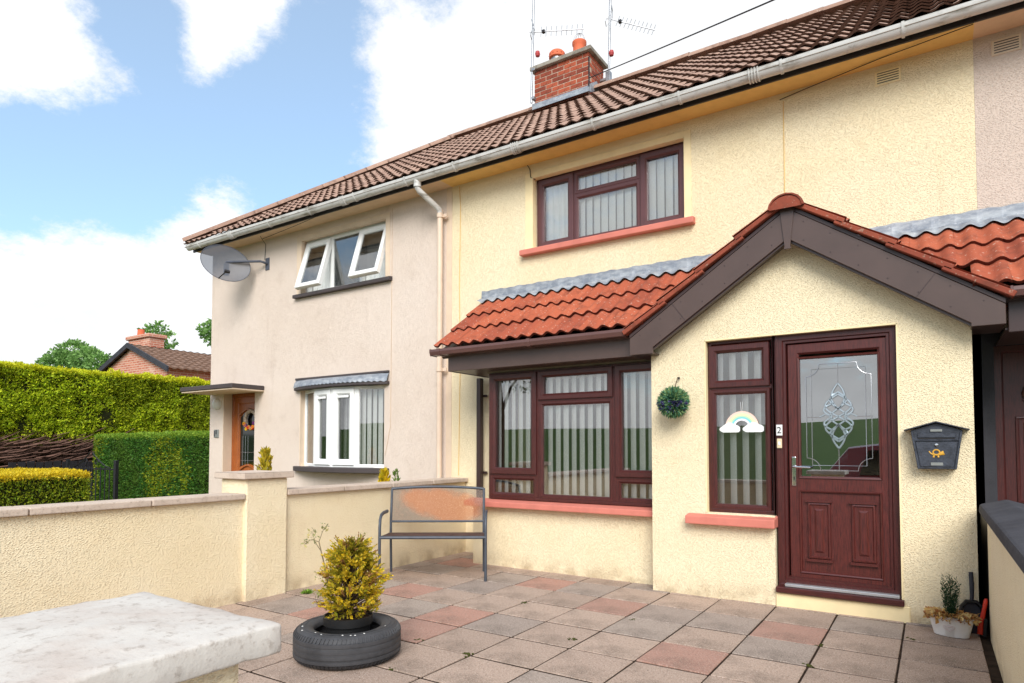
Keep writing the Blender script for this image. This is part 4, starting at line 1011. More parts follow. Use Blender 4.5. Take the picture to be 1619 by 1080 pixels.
wire('cable', [(-6.20, YM - .006, 4.62), (-6.20, YM - .006, 3.0), (-6.205, YM - .006, 1.6), (-6.30, YM - .012, 1.2)], .004, 'beige_smooth', HL)
wire('cable', [(-8.9, 6.25, SOF - .008), (-8.95, 6.30, SOF - .01), (-9.0, YM - .01, 4.60), (-9.02, YM - .01, 4.35)], .004, 'cable', HL)
wire('cable', [(-9.0, 6.35, SOF - .01), (-8.0, 6.2, SOF - .03), (-6.9, 6.06, 4.66)], .004, 'cable', HL)

# ================================================================== RIGHT HOUSE
HR = thing('terraced_house', 'mauve roughcast house with a terracotta lean-to over a dark door', 'house', (1.8, YM, 0))
MRX = 3.4
rw = wall_holes(XR + .001, MRX, 2.25, SOF + .02, YM, [], .14); rw.box(MRX - .02, MRX, YM + .14, 12.1, -.1, 4.7); rw.box(XR, MRX, 12.1, 12.12, -.1, 4.7); rw.build('wall', 'mauve', HR)
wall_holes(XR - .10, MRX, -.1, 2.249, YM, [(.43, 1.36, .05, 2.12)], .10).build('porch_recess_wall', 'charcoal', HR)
vent(HR, .47, .665, 4.49, 4.62, 'beige_smooth', 'darkbrown')
main_roof(HR, XR, 2.6); eaves(HR, XR, 2.6, 'soffit_beige')
low_roof(HR, -.42, 10, .26, 1); flashing(HR, -.62, 2.58, ph=-.42)
bx('bay_fascia', 'darkbrown', HR, .46, 2.55, 5.585, 5.61, 2.10, 2.345, .004); bx('bay_soffit', 'darkbrown', HR, .445, 2.55, 5.612, YM - .005, 2.12, 2.135, 0)
small_gutter(HR, .475, 2.55, 'browngutter')
def right_door():
    y = YM + .03; x0, x1, z0, z1 = .432, 1.358, .06, 2.118
    f = MB(); f.frame(x0, x1, z0, z1, [(0, y + .06), (0, y), (.045, y), (.055, y + .012), (.055, y + .06)]); f.build('door_frame', 'maroon', HR)
    a, b = x0 + .055, x1 - .055; dr = bx('door', 'maroon', HR, a, b, y + .014, y + .05, z0 + .02, z1 - .055, .003); xm = (a + b) / 2
    arc = [(xm + .285 * math.cos(t), 1.68 + .265 * math.sin(t)) for t in np.linspace(0, math.pi, 19)]
    MB().prism(arc, 1, y + .008, y + .013).build('pane', 'bevel', dr); MB().tube([(x, y + .008, z) for x, z in arc + arc[:1]], .014, 6).build('fanlight_rim', 'maroon', dr, smooth=60)
    for t in (45, 90, 135): MB().tube([(xm, y + .006, 1.68), (xm + .28 * math.cos(R(t)), y + .006, 1.68 + .26 * math.sin(R(t)))], .004, 4).build('lead_came', 'leadcame', dr)
    for (p0, p1) in ((a + .07, xm - .04), (xm + .04, b - .07)):
        for (q0, q1) in ((.86, 1.55), (.28, .76)):
            p = MB(); p.frame(p0, p1, q0, q1, [(0, y + .0145), (.004, y + .004), (.016, y + .002), (.026, y + .012), (.05, y + .0125), (.068, y + .003), (.07, y + .003)])
            p.add([(p0 + .07, y + .003, q0 + .07), (p1 - .07, y + .003, q0 + .07), (p1 - .07, y + .003, q1 - .07), (p0 + .07, y + .003, q1 - .07)], [(0, 1, 2, 3)]); p.build('raised_panel', 'maroon', dr)
right_door()
sheet('neighbour_path', 'pavement', .6, 6, .1, YM, -.02)

# ================================================================== boundary walls
def wall_thing(name, label, cat): return thing(name, label, cat)
WL = thing('garden_wall', 'low cream roughcast wall with stone coping between the two front gardens', 'wall', (-5.0, 3.5, 0))
w1 = MB().box(-5.10, -4.91, .2, 3.33, -.1, .862).build('wall_panel', 'wallcream', WL, .006); w2 = MB().box(-5.10, -4.91, 3.73, YM - .002, -.1, .872).build('wall_panel', 'wallcream', WL, .006)
def coping_run(y0, y1, z, n, tilt=0):
    L = (y1 - y0) / n
    for k in range(n):
        me = MB().box(-5.145, -4.868, y0 + k * L + .004, y0 + (k + 1) * L - .004, z, z + .048).mesh('coping_stone', 'coping', .008, seg=2)
        objm('coping_stone', me, WL, Matrix.Translation((random.gauss(0, .003), 0, random.gauss(0, .002))))
coping_run(.2, 3.318, .863, 4); coping_run(3.742, YM - .003, .873, 4)
bx('pillar', 'wallcream', WL, -5.235, -4.872, 3.32, 3.74, -.1, 1.03, .012)
MB().box(-5.275, -4.835, 3.275, 3.785, 1.031, 1.085).add([(-5.275, 3.275, 1.0851), (-4.835, 3.275, 1.0851), (-4.835, 3.785, 1.0851), (-5.275, 3.785, 1.0851), (-5.055, 3.53, 1.10)], [(0, 1, 4), (1, 2, 4), (2, 3, 4), (3, 0, 4)]).build('pillar_cap', 'coping', WL, .006)
WR = thing('garden_wall', 'low cream wall with charcoal painted coping beside the porch', 'wall', (.45, 3, 0))
MB().box(.305, .52, .25, 5.48, -.12, .852).build('wall_panel', 'wallcream', WR, .006)
cp = MB().prism([(.262, .845), (.268, .905), (.42, .945), (.56, .905), (.565, .845)], 1, .2, 5.56).build('coping', 'darkcoping', WR, .014, seg=2)
bx('wall_end', 'black', WR, .31, .50, 5.482, YM - .005, -.1, .80, .01)
# gate pillar close to the camera, with the front wall that runs left from it
GP = thing('gate_pillar', 'square gate pillar with a large bleached concrete cap', 'pillar', (-1.35, .57, 0))
MB().box(-1.555, -1.145, .33, .775, -.1, .895).build('shaft', 'wallcream', GP, .015, seg=2)
def fgcap():
    mb = MB(); n = 24; x0, x1, y0, y1, z0, z1 = -1.615, -1.092, .28, .828, .893, .95
    bm = bmesh.new(); bmesh.ops.create_cube(bm, size=1)
    for v in bm.verts: v.co = ((x0 + x1) / 2 + v.co.x * (x1 - x0), (y0 + y1) / 2 + v.co.y * (y1 - y0), (z0 + z1) / 2 + v.co.z * (z1 - z0))
    es = bm.edges[:]; bmesh.ops.bevel(bm, geom=es, offset=.006, segments=2, affect='EDGES', profile=.5)
    bmesh.ops.subdivide_edges(bm, edges=[e for e in bm.edges if e.calc_length() > .2], cuts=20, use_grid_fill=True)
    me = bpy.data.meshes.new('pillar_cap'); bm.to_mesh(me); bm.free(); me.materials.append(M['cap_pink']); jitter_mesh(me, .004, 16, 2); jitter_mesh(me, .002, 60, 5)
    for v in me.vertices: v.co.z += .010 * max(0, 1 - max(abs(v.co.x + 1.353) / .26, abs(v.co.y - .554) / .27))
    for p in me.polygons: p.use_smooth = True
    objm('pillar_cap', me, GP)
fgcap()
FW = thing('front_wall', 'low cream front wall running from the gate pillar', 'wall', (-3.2, .5, 0))
MB().box(-5.10, -1.558, .45, .65, -.1, .72).build('wall_panel', 'wallcream', FW, .006); MB().box(-5.14, -1.62, .41, .69, .721, .77).build('coping', 'coping', FW, .008)

# ================================================================== bench
BN = thing('garden_bench', 'blue grey metal garden bench with rusty mesh back by the cream wall', 'bench', (-4.22, 5.02, 0), R(34.3))
def bench():
    w, dpt = .515, .24; sh, ah = .425, .635
    for s in (-1, 1):
        x = s * w
        MB().tube([(x, -dpt, 0), (x, -dpt, sh), (x, -dpt + .002, ah - .11), (x, -dpt + .025, ah - .04), (x, -dpt + .08, ah), (x, -dpt + .2, ah + .01), (x, dpt - .06, ah + .005)], .0145, 10, flat=1.25).build('front_leg', 'benchframe', BN, smooth=50, local=True)
        xr = s * (w - .03)
        MB().tube([(xr, dpt + .02, 0), (xr, dpt - .02, sh - .02), (xr, dpt - .015, .55), (xr, dpt + .05, .87)], .013, 10).build('rear_leg', 'benchframe', BN, smooth=50, local=True)
        MB().tube([(x, -dpt, sh), (xr, dpt - .02, sh - .02)], .011, 8).build('seat_rail', 'benchframe', BN, smooth=50, local=True)
    MB().tube([(-w, -dpt - .004, sh), (w, -dpt - .004, sh)], .015, 10).build('seat_rail', 'benchframe', BN, smooth=50, local=True)
    MB().tube([(-w + .03, dpt - .03, sh - .02), (w - .03, dpt - .03, sh - .02)], .011, 8).build('seat_rail', 'benchframe', BN, smooth=50, local=True)
    MB().box(-w + .015, w - .015, -dpt + .01, dpt - .03, -.003, .003).build('seat', 'meshseat', BN, local=True, mat=Matrix.Translation((0, 0, sh - .004)) @ Matrix.Rotation(R(-2.4), 4, 'X'))
    yb = lambda z: dpt - .015 + (z - .55) / .32 * .065
    top = [(x, yb(.87), .865 + .022 * (1 - (x / (w - .03)) ** 2)) for x in np.linspace(-w + .03, w - .03, 13)]
    MB().tube(top, .014, 8).build('back_rail', 'benchframe', BN, smooth=50, local=True); MB().tube([(-w + .03, yb(.53), .53), (w - .03, yb(.53), .53)], .011, 8).build('back_rail', 'benchframe', BN, smooth=50, local=True)
    mb = MB(); n = 12; vs = []
    for off in (0, .003):
        for x in np.linspace(-w + .035, w - .035, n + 1): vs += [(x, yb(.535) + off, .535), (x, yb(.86) + off, .862 + .022 * (1 - (x / (w - .03)) ** 2))]
    mb.add(vs[:2 * n + 2], [(2 * k, 2 * k + 2, 2 * k + 3, 2 * k + 1) for k in range(n)]); mb.build('mesh_back', 'meshback', BN, local=True)
bench()

# ================================================================== foliage helpers
def leaves(name, pts, dirs, sizes, cols, mat='leaf', aspect=.45, parent=None, local=False, fold=.25, M4=None):
    """one small folded leaf (two triangles) at each point"""
    n = len(pts); d = dirs / np.linalg.norm(dirs, axis=1)[:, None]
    rv = RNG.normal(size=(n, 3)); sd_ = np.cross(d, rv); sd_ /= np.linalg.norm(sd_, axis=1)[:, None] + 1e-9; nn = np.cross(d, sd_)
    s = sizes[:, None]; a = pts; b = pts + d * s; m = pts + d * s * .5 + nn * s * fold * .4
    l = m + sd_ * s * aspect * .5; r = m - sd_ * s * aspect * .5
    V = np.stack([a, l, b, r], 1).reshape(-1, 3); base = np.arange(n) * 4
    F = np.stack([base, base + 1, base + 2, base + 3], 1)
    me = bpy.data.meshes.new(name); me.vertices.add(4 * n); me.vertices.foreach_set('co', V.astype(np.float32).ravel())
    me.loops.add(4 * n); me.loops.foreach_set('vertex_index', F.astype(np.int32).ravel()); me.polygons.add(n)
    me.polygons.foreach_set('loop_start', (base).astype(np.int32)); me.polygons.foreach_set('loop_total', np.full(n, 4, np.int32))
    at_ = me.attributes.new('col', 'FLOAT_COLOR', 'FACE'); at_.data.foreach_set('color', np.concatenate([cols, np.ones((n, 1))], 1).astype(np.float32).ravel())
    me.update(); me.validate(); me.materials.append(M[mat]); return objm(name, me, parent, M4, local)
def pal(cs, n, jit=.15, w=None):
    c = np.array([lin(*x)[:3] for x in cs]); i = RNG.choice(len(cs), n, p=w); t = RNG.random((n, 1)) * .5
    j = RNG.choice(len(cs), n, p=w); v = c[i] * (1 - t) + c[j] * t; return v * (1 + RNG.normal(0, jit, (n, 1))).clip(.5, 1.6)
from mathutils import noise as MN
def fbm(p, f, seed=0): return np.array([MN.fractal(Vector((x * f + seed, y * f - seed, z * f + 2 * seed)), 1.0, 2.0, 4) for x, y, z in p])
def hedge(name, label, box, dens, size, cols, topcols, faces=('x1', 'y0', 'z1'), amp=.06, group=None, patch=None, zlow=None, core='core'):
    x0, x1, y0, y1, z0, z1 = box; o = thing(name, label, 'hedge', ((x0 + x1) / 2, (y0 + y1) / 2, 0), 0, group)
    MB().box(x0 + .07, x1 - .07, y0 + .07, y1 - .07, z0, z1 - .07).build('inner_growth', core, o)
    P, N = [], []
    for f in faces:
        A = {'x': (y1 - y0) * (z1 - z0), 'y': (x1 - x0) * (z1 - z0), 'z': (x1 - x0) * (y1 - y0)}[f[0]]; n = int(A * dens); u, v = RNG.random(n), RNG.random(n)
        if f[0] == 'x': p = np.stack([np.full(n, x1 if f[1] == '1' else x0), y0 + u * (y1 - y0), z0 + v * (z1 - z0)], 1); nn = [1 if f[1] == '1' else -1, 0, 0]
        elif f[0] == 'y': p = np.stack([x0 + u * (x1 - x0), np.full(n, y1 if f[1] == '1' else y0), z0 + v * (z1 - z0)], 1); nn = [0, 1 if f[1] == '1' else -1, 0]
        else: p = np.stack([x0 + u * (x1 - x0), y0 + v * (y1 - y0), np.full(n, z1)], 1); nn = [0, 0, 1]
        N.append(np.tile(np.array(nn, float), (n, 1))); P.append(p)
    P = np.concatenate(P); N = np.concatenate(N); n = len(P)
    q = fbm(P, 1.6, 3) * amp + fbm(P, 5.5, 9) * amp * .6 - RNG.random(n) ** 2 * .10
    P = P + N * q[:, None]
    d = N * .9 + RNG.normal(0, .75, (n, 3)) + np.array([0, 0, .45]); sz = size * RNG.uniform(.6, 1.4, n)
    c = pal(cols, n)
    if patch is not None: c = patch(P, c, n)
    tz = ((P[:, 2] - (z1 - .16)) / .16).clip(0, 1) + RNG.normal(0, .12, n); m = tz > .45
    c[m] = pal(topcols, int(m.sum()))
    leaves('foliage', P, d, sz, c, 'leaf', .42, o); return o
# tall conifer hedge on the far side of the left garden
def tallpatch(P, c, n):
    f = fbm(P, .9, 5); m = f > .12; c[m] *= .72
    b = (P[:, 2] < 1.55 + .25 * fbm(P, .8, 2)) & (RNG.random(n) < .55); c[b] = pal([(96, 84, 40), (84, 70, 44), (110, 104, 40)], int(b.sum())); return c
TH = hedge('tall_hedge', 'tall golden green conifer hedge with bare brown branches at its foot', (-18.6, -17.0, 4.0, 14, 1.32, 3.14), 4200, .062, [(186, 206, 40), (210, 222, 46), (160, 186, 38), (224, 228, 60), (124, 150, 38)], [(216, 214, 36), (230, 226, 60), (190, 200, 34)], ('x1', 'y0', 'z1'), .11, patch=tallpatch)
dw = MB()
for k in range(900):
    y = random.uniform(4.0, 13.5); z = random.uniform(.80, 1.42); x = -16.92 + random.uniform(-.3, .10) - (1.45 - z) * .2; L = random.uniform(.4, 1.1); a = random.uniform(.0, .55)
    dw.tube([(x, y, z), (x + random.uniform(.0, .08), y + L * .5 * math.cos(a), z + L * .5 * math.sin(a) * .6), (x + random.uniform(-.05, .12), y + L * math.cos(a), z + L * math.sin(a) * .7 + .04)], [.022, .016, .006], 4, cap=False)
tag(dw.build('bare_branches', 'deadwood', TH), kind='stuff')
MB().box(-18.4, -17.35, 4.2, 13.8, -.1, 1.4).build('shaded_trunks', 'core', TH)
def boxpatch(P, c, n):
    f = np.sin(P[:, 0] * 1.9 + 1.2) + 1.1 * fbm(P, 1.6, 4) + RNG.normal(0, .3, n); m = (f > .45) & (RNG.random(n) < .6); c[m] = pal([(160, 170, 34), (138, 156, 36), (180, 184, 44)], int(m.sum()))
    m = (f < -.6); c[m] = pal([(86, 124, 40), (110, 146, 58), (70, 108, 36)], int(m.sum())); return c
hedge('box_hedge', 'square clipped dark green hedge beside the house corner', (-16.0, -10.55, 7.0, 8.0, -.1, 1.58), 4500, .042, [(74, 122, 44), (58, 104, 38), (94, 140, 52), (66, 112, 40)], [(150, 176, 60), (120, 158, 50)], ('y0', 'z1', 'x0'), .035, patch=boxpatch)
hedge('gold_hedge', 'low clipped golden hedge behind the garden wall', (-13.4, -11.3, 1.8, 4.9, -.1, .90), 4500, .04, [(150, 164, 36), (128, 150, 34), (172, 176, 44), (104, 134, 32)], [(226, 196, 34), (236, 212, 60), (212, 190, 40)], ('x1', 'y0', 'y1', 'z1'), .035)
# gate and dark fence beyond
GT = thing('garden_gate', 'black wrought iron garden gate with scrolls between the hedges', 'gate', (-14.2, 6.2, 0))
x0, x1, yg = -15.3, -13.25, 6.2
for x in (x0, x1): bx('gate_post', 'iron', GT, x - .035, x + .035, yg - .035, yg + .035, -.1, 1.05, .006)
xm = (x0 + x1) / 2
for a, b in ((x0 + .05, xm - .02), (xm + .02, x1 - .05)):
    for z in (.15, .86): bx('rail', 'iron', GT, a, b, yg - .012, yg + .012, z, z + .03, .003)
    for x in np.linspace(a + .02, b - .02, 6): MB().tube([(x, yg, -.02), (x, yg, .92)], .011, 6).build('bar', 'iron', GT, smooth=50)
for s in (-1, 1):
    MB().tube([(xm + s * (.05 + .75 * (1 - t)), yg, .90 + .30 * t ** 1.6) for t in np.linspace(0, 1, 10)], .012, 6).build('scroll', 'iron', GT, smooth=60)
    MB().tube([(xm + s * (.22 + .09 * (1 - t / 7) * math.cos(t)), yg, 1.0 + .09 * (1 - t / 7) * math.sin(t)) for t in np.linspace(0, 6.5, 20)], .010, 6).build('scroll', 'iron', GT, smooth=60)
FN = thing('board_fence', 'black stained timber fence in the shade under the tall hedge', 'fence', (-16.2, 7.0, 0))
for k in range(14): bx('board', 'blackwood', FN, -16.65, -16.62, 5.6 + k * .17, 5.6 + k * .17 + .145, -.1, .98 + .01 * (k % 3), .003)
for z in (.3, .80): bx('rail', 'blackwood', FN, -16.70, -16.651, 5.55, 8.05, z, z + .08, .003)

# ================================================================== brick bungalow and trees behind
BG = thing('brick_bungalow', 'red brick bungalow with brown tiled roof rising behind the tall hedge', 'house', (-28, 16, 0))
gy = 14.0; ax, az, lx, rx, lz, rz = -28.78, 5.72, -32.4, -25.72, 4.62, 4.55
lx = ax - (rx - ax) * 1.12; sl = (az - rz) / (rx - ax)
MB().prism([(lx + .25, -.1), (rx - .25, -.1), (rx - .25, rz + .05), (ax, az - .12), (lx + .25, az - sl * (ax - lx - .25) - .1)], 1, gy, 24).build('wall', 'farbrick', BG)
def farroof(xa, za, xb, zb, y0, y1, rows=9, name='roof'):
    mb = MB()
    for k in range(rows):
        t0, t1 = k / rows, (k + 1) / rows + .02; x_0, z_0 = xb + (xa - xb) * t0, zb + (za - zb) * t0; x_1, z_1 = xb + (xa - xb) * t1, zb + (za - zb) * t1
        n = int((y1 - y0) / .06); vs = []
        for i in range(n + 1):
            y = y0 + (y1 - y0) * i / n; w = .02 * math.sin(y * 2 * math.pi / .33); vs += [(x_0, y, z_0 + .0 + w), (x_0, y, z_0 + .07 + w), (x_1, y, z_1 + .0 + w)]
        mb.add(vs, [(3 * i + j, 3 * i + 3 + j, 3 * i + 4 + j, 3 * i + 1 + j) for i in range(n) for j in range(2)])
    return mb
farroof(ax, az, rx + .1, az - sl * (rx + .1 - ax), gy - .12, 22).build('roof', 'fartile', BG); farroof(ax, az, lx - .1, az - sl * (ax - lx + .1), gy - .12, 22).build('roof', 'fartile', BG)
for s, xe in ((1, rx + .15), (-1, lx - .15)):
    ze = az - sl * abs(xe - ax); MB().prism([(ax, az + .08), (xe, ze + .08), (xe, ze - .14), (ax, az - .14)], 1, gy - .22, gy - .14).build('barge_board', 'charcoal', BG)
cq = at(203, 535, 1, 15.6); cr_ = at(236, 537, 1, 15.6)
cbx = bx('chimney', 'farbrick', BG, cq[0], cr_[0], 15.6, 16.3, 4.5, cq[2] - .12, .01); bx('chimney_cap', 'farbrick', cbx, cq[0] - .1, cr_[0] + .1, 15.5, 16.4, cq[2] - .119, cq[2] + .06, .03)
MB().lathe([(.001, 0), (.17, 0), (.15, .34), (.17, .36), (.001, .34)], (at(223, 525, 1, 15.9)[0], 15.9, cq[2] + .06), 14).build('chimney_pot', 'potred', cbx, smooth=40)
# second wing, ridge across
wz = 6.25; mb = farroof(0, 0, 0, 0, 0, .1, 1)
wy = 19.0; wr = MB()
rows = 9
for k in range(rows):
    t0, t1 = k / rows, (k + 1) / rows + .02; y_0, z_0 = wy - .4 + 3.4 * t0, 5.05 + 1.85 * t0; y_1, z_1 = wy - .4 + 3.4 * t1, 5.05 + 1.85 * t1; n = 180; vs = []
    for i in range(n + 1):
        x = -34 + 16 * i / n; w = .02 * math.sin(x * 2 * math.pi / .33); vs += [(x, y_0, z_0 + w), (x, y_0, z_0 + .07 + w), (x, y_1, z_1 + w)]
    wr.add(vs, [(3 * i + j, 3 * i + 3 + j, 3 * i + 4 + j, 3 * i + 1 + j) for i in range(n) for j in range(2)])
wr.build('wing_roof', 'fartile', BG); MB().box(-34, -18.5, wy, wy + 6, -.1, 5.06).build('wing_wall', 'farbrick', BG); bx('wing_fascia', 'black', BG, -34, -18, wy - .42, wy - .38, 4.9, 5.1, .01)
wn_ = bx('window', 'black', BG, -27.6, -26.2, wy - .06, wy + .01, 3.4, 4.75, .02); bx('pane', 'glass', wn_, -27.5, -26.9, wy - .08, wy - .061, 3.5, 4.65, 0); bx('pane', 'glass', wn_, -26.85, -26.3, wy - .08, wy - .061, 3.5, 4.65, 0)
def tree(name, label, base, trunk_h, blobs, n, size, cols, group=None):
    o = thing(name, label, 'tree', base, 0, group); bxx, by, bz = base
    tb = MB().tube([(bxx, by, bz), (bxx + .1, by, bz + trunk_h * .6), (bxx, by, bz + trunk_h)], [.25, .18, .08], 8)
    P, N = [], []
    for (cx, cy, cz, r) in blobs:
        tb.tube([(bxx, by, bz + trunk_h * .55), ((bxx + cx) / 2, (by + cy) / 2, (bz + trunk_h * .7 + cz) / 2), (cx, cy, cz)], [.10, .06, .02], 5)
        k = int(n * r * r / sum(b[3] ** 2 for b in blobs)); d = RNG.normal(size=(k, 3)); d /= np.linalg.norm(d, axis=1)[:, None]
        rr = r * RNG.uniform(.35, 1.0, k) ** .45; p = np.array([cx, cy, cz]) + d * rr[:, None] * np.array([1, 1, .8]); keep = fbm(p, 1.4 / max(r, .4), cx) > -.14; P.append(p[keep]); N.append(d[keep])
    P, N = np.concatenate(P), np.concatenate(N); k = len(P); tb.build('trunk', 'wood', o, smooth=60)
    leaves('crown', P, N + RNG.normal(0, .8, (k, 3)), size * RNG.uniform(.6, 1.4, k), pal(cols, k), 'leaf', .6, o); return o
def blob_px(pts, Y): return [(*at(px, py, 1, Y), r) for px, py, r in pts]
g1 = [(110, 150, 74), (132, 170, 90), (92, 130, 64), (150, 184, 108)]
bl = blob_px([(95, 572, 1.6), (118, 560, 1.7), (140, 572, 1.7), (160, 578, 1.4), (80, 580, 1.3)], 30); c = bl[1]
tree('broadleaf_tree', 'light green leafy tree beyond the hedge beside the bungalow', (c[0], c[1], -.1), c[2] * .85, bl, 9000, .30, g1)
bl = blob_px([(240, 530, .9), (252, 524, .9), (262, 538, .8), (246, 545, 1.0)], 27); c = bl[0]
tree('broadleaf_tree', 'sparse green tree rising behind the bungalow chimney', (c[0], c[1], -.1), c[2] * .9, bl, 1800, .26, g1)
bl = blob_px([(333, 522, .8), (340, 532, .9), (348, 520, 1.0)], 27); c = bl[1]
tree('broadleaf_tree', 'green treetop just showing past the end house corner', (c[0], c[1], -.1), c[2] * .9, bl, 1300, .26, g1)
# a bare-ish tree and a hedge across the road, seen mirrored in the panes
tree('roadside_tree', 'tall loose roadside tree across the road', (-15.6, -11, 0), 4.5, [(-15.6, -11, 5.4, 1.6), (-14.6, -11.4, 4.6, 1.2), (-16.8, -10.6, 4.6, 1.3), (-15.4, -11, 6.8, 1.2)], 3200, .13, [(60, 74, 40), (76, 92, 50), (50, 60, 36)])
# shrubs of the left garden peeping over the wall
def tuft(label, base, h, r, n, cols, size, name='garden_shrub'):
    o = thing(name, label, 'shrub', base); z = RNG.random(n) ** .8; a = RNG.random(n) * 6.28; rr = r * (1 - z) ** .55 * RNG.random(n) ** .4
    P = np.stack([base[0] + rr * np.cos(a), base[1] + rr * np.sin(a), base[2] + z * h], 1); d = np.stack([np.cos(a) * .5, np.sin(a) * .5, np.full(n, 1.1)], 1) + RNG.normal(0, .3, (n, 3))
    MB().tube([tuple(base), (base[0], base[1], base[2] + h * .8)], [.02, .006], 6).build('stem', 'wood', o); leaves('foliage', P, d, size * RNG.uniform(.6, 1.4, n), pal(cols, n), 'leaf', .4, o); return o
c = at(419, 742, 0, -6.6); tuft('slim golden conifer tip showing over the wall pillar', (c[0], c[1], -.03), c[2] + .24, .16, 900, [(196, 170, 40), (214, 190, 60), (160, 150, 40)], .07)
c = at(608, 754, 0, -5.6); tuft('bright yellow flowering plant showing over the garden wall', (c[0], c[1], -.03), c[2] + .09, .17, 1100, [(228, 196, 30), (238, 210, 50), (190, 176, 40)], .06)
c = at(626, 752, 0, -5.55); tuft('small green weed showing over the garden wall', (c[0], c[1], -.03), c[2] + .08, .08, 260, [(90, 120, 50), (120, 146, 66)], .05)

# ================================================================== tyre planter
TC = Vector((-3.09, 2.835, 0))
TY = thing('car_tyre', 'old black car tyre lying flat on the paving as a planter', 'tyre', TC)
def tyre():
    Ro, wd = .325, .20
    prof = [(.205, .02), (.21, .008), (.25, .0), (.29, .004), (.312, .022), (.323, .05), (.3255, .10), (.323, .15), (.312, .178), (.29, .196), (.25, .2), (.213, .192), (.203, .18), (.20, .165), (.225, .15), (.245, .10), (.225, .05), (.205, .035)]
    body = MB().lathe(prof, (0, 0, 0), 72, close=True).build('carcass', 'rubber', TY, smooth=60, local=True)
    # tread: grooves read as dark rings between raised ribs, and angled sipes on the shoulders
    rib = MB()
    for z0, z1 in ((.036, .060), (.066, .094), (.100, .128), (.134, .162)):
        rib.lathe([(.318, z0), (.3275, z0 + .003), (.3282, (z0 + z1) / 2), (.3275, z1 - .003), (.318, z1)], (0, 0, 0), 72)
    rib.build('tread_ribs', 'rubber', TY, smooth=40, local=True)
    sp = MB(); n = 78
    for k in range(n):
        a = 2 * math.pi * k / n
        for (zz0, rr0, zz1, rr1) in ((.163, .3235, .186, .308), (.012, .306, .034, .3235)):
            sk = .018
            for d in (0,):
                p = lambda A, r_, z_: (r_ * math.cos(A), r_ * math.sin(A), z_)
                w = .0085 / .32
                sp.add([p(a, rr0 - .006, zz0), p(a + w, rr0 - .006, zz0), p(a + w + sk, rr1 - .006, zz1), p(a + sk, rr1 - .006, zz1), p(a + .003, rr0 + .0035, zz0), p(a + w - .003, rr0 + .0035, zz0), p(a + w + sk - .003, rr1 + .0035, zz1), p(a + sk + .003, rr1 + .0035, zz1)], [(4, 5, 6, 7), (0, 1, 5, 4), (1, 2, 6, 5), (2, 3, 7, 6), (3, 0, 4, 7)])
    tag(sp.build('tread_blocks', 'rubber', TY, local=True), kind='stuff')
    MB().lathe([(.258, .2005), (.262, .2025), (.266, .2005)], (0, 0, 0), 72).lathe([(.283, .1985), (.286, .2), (.289, .1975)], (0, 0, 0), 72).build('sidewall_ring', 'rubber', TY, smooth=60, local=True)
    dr = MB()
    for px, py in ((640, 993), (601, 989), (600, 1001)): pass
    for k in range(9):
        a = random.uniform(-2.6, .6); r_ = random.uniform(.25, .29); dr.lathe([(.006, 0), (.004, .002), (.0005, .003)], (r_ * math.cos(a), r_ * math.sin(a), .199), 6)
    dr.build('droppings', 'whitepaint', TY, local=True)
tyre()
PT = thing('plant_pot', 'round black plastic pot standing inside the tyre', 'pot', TC + Vector((-.02, .02, 0)))
MB().lathe([(.001, .0), (.115, .0), (.138, .19), (.152, .195), (.155, .245), (.145, .247), (.14, .225), (.001, .222)], (0, 0, 0), 32).build('pot_body', 'blackplastic', PT, smooth=40, local=True)
MB().lathe([(.14, .224), (.08, .23), (.001, .232)], (0, 0, 0), 20).build('soil', 'soil', PT, local=True)
SH = thing('golden_shrub', 'golden yellow thuja shrub growing in the black pot', 'shrub', TC + Vector((-.02, .02, .20)))
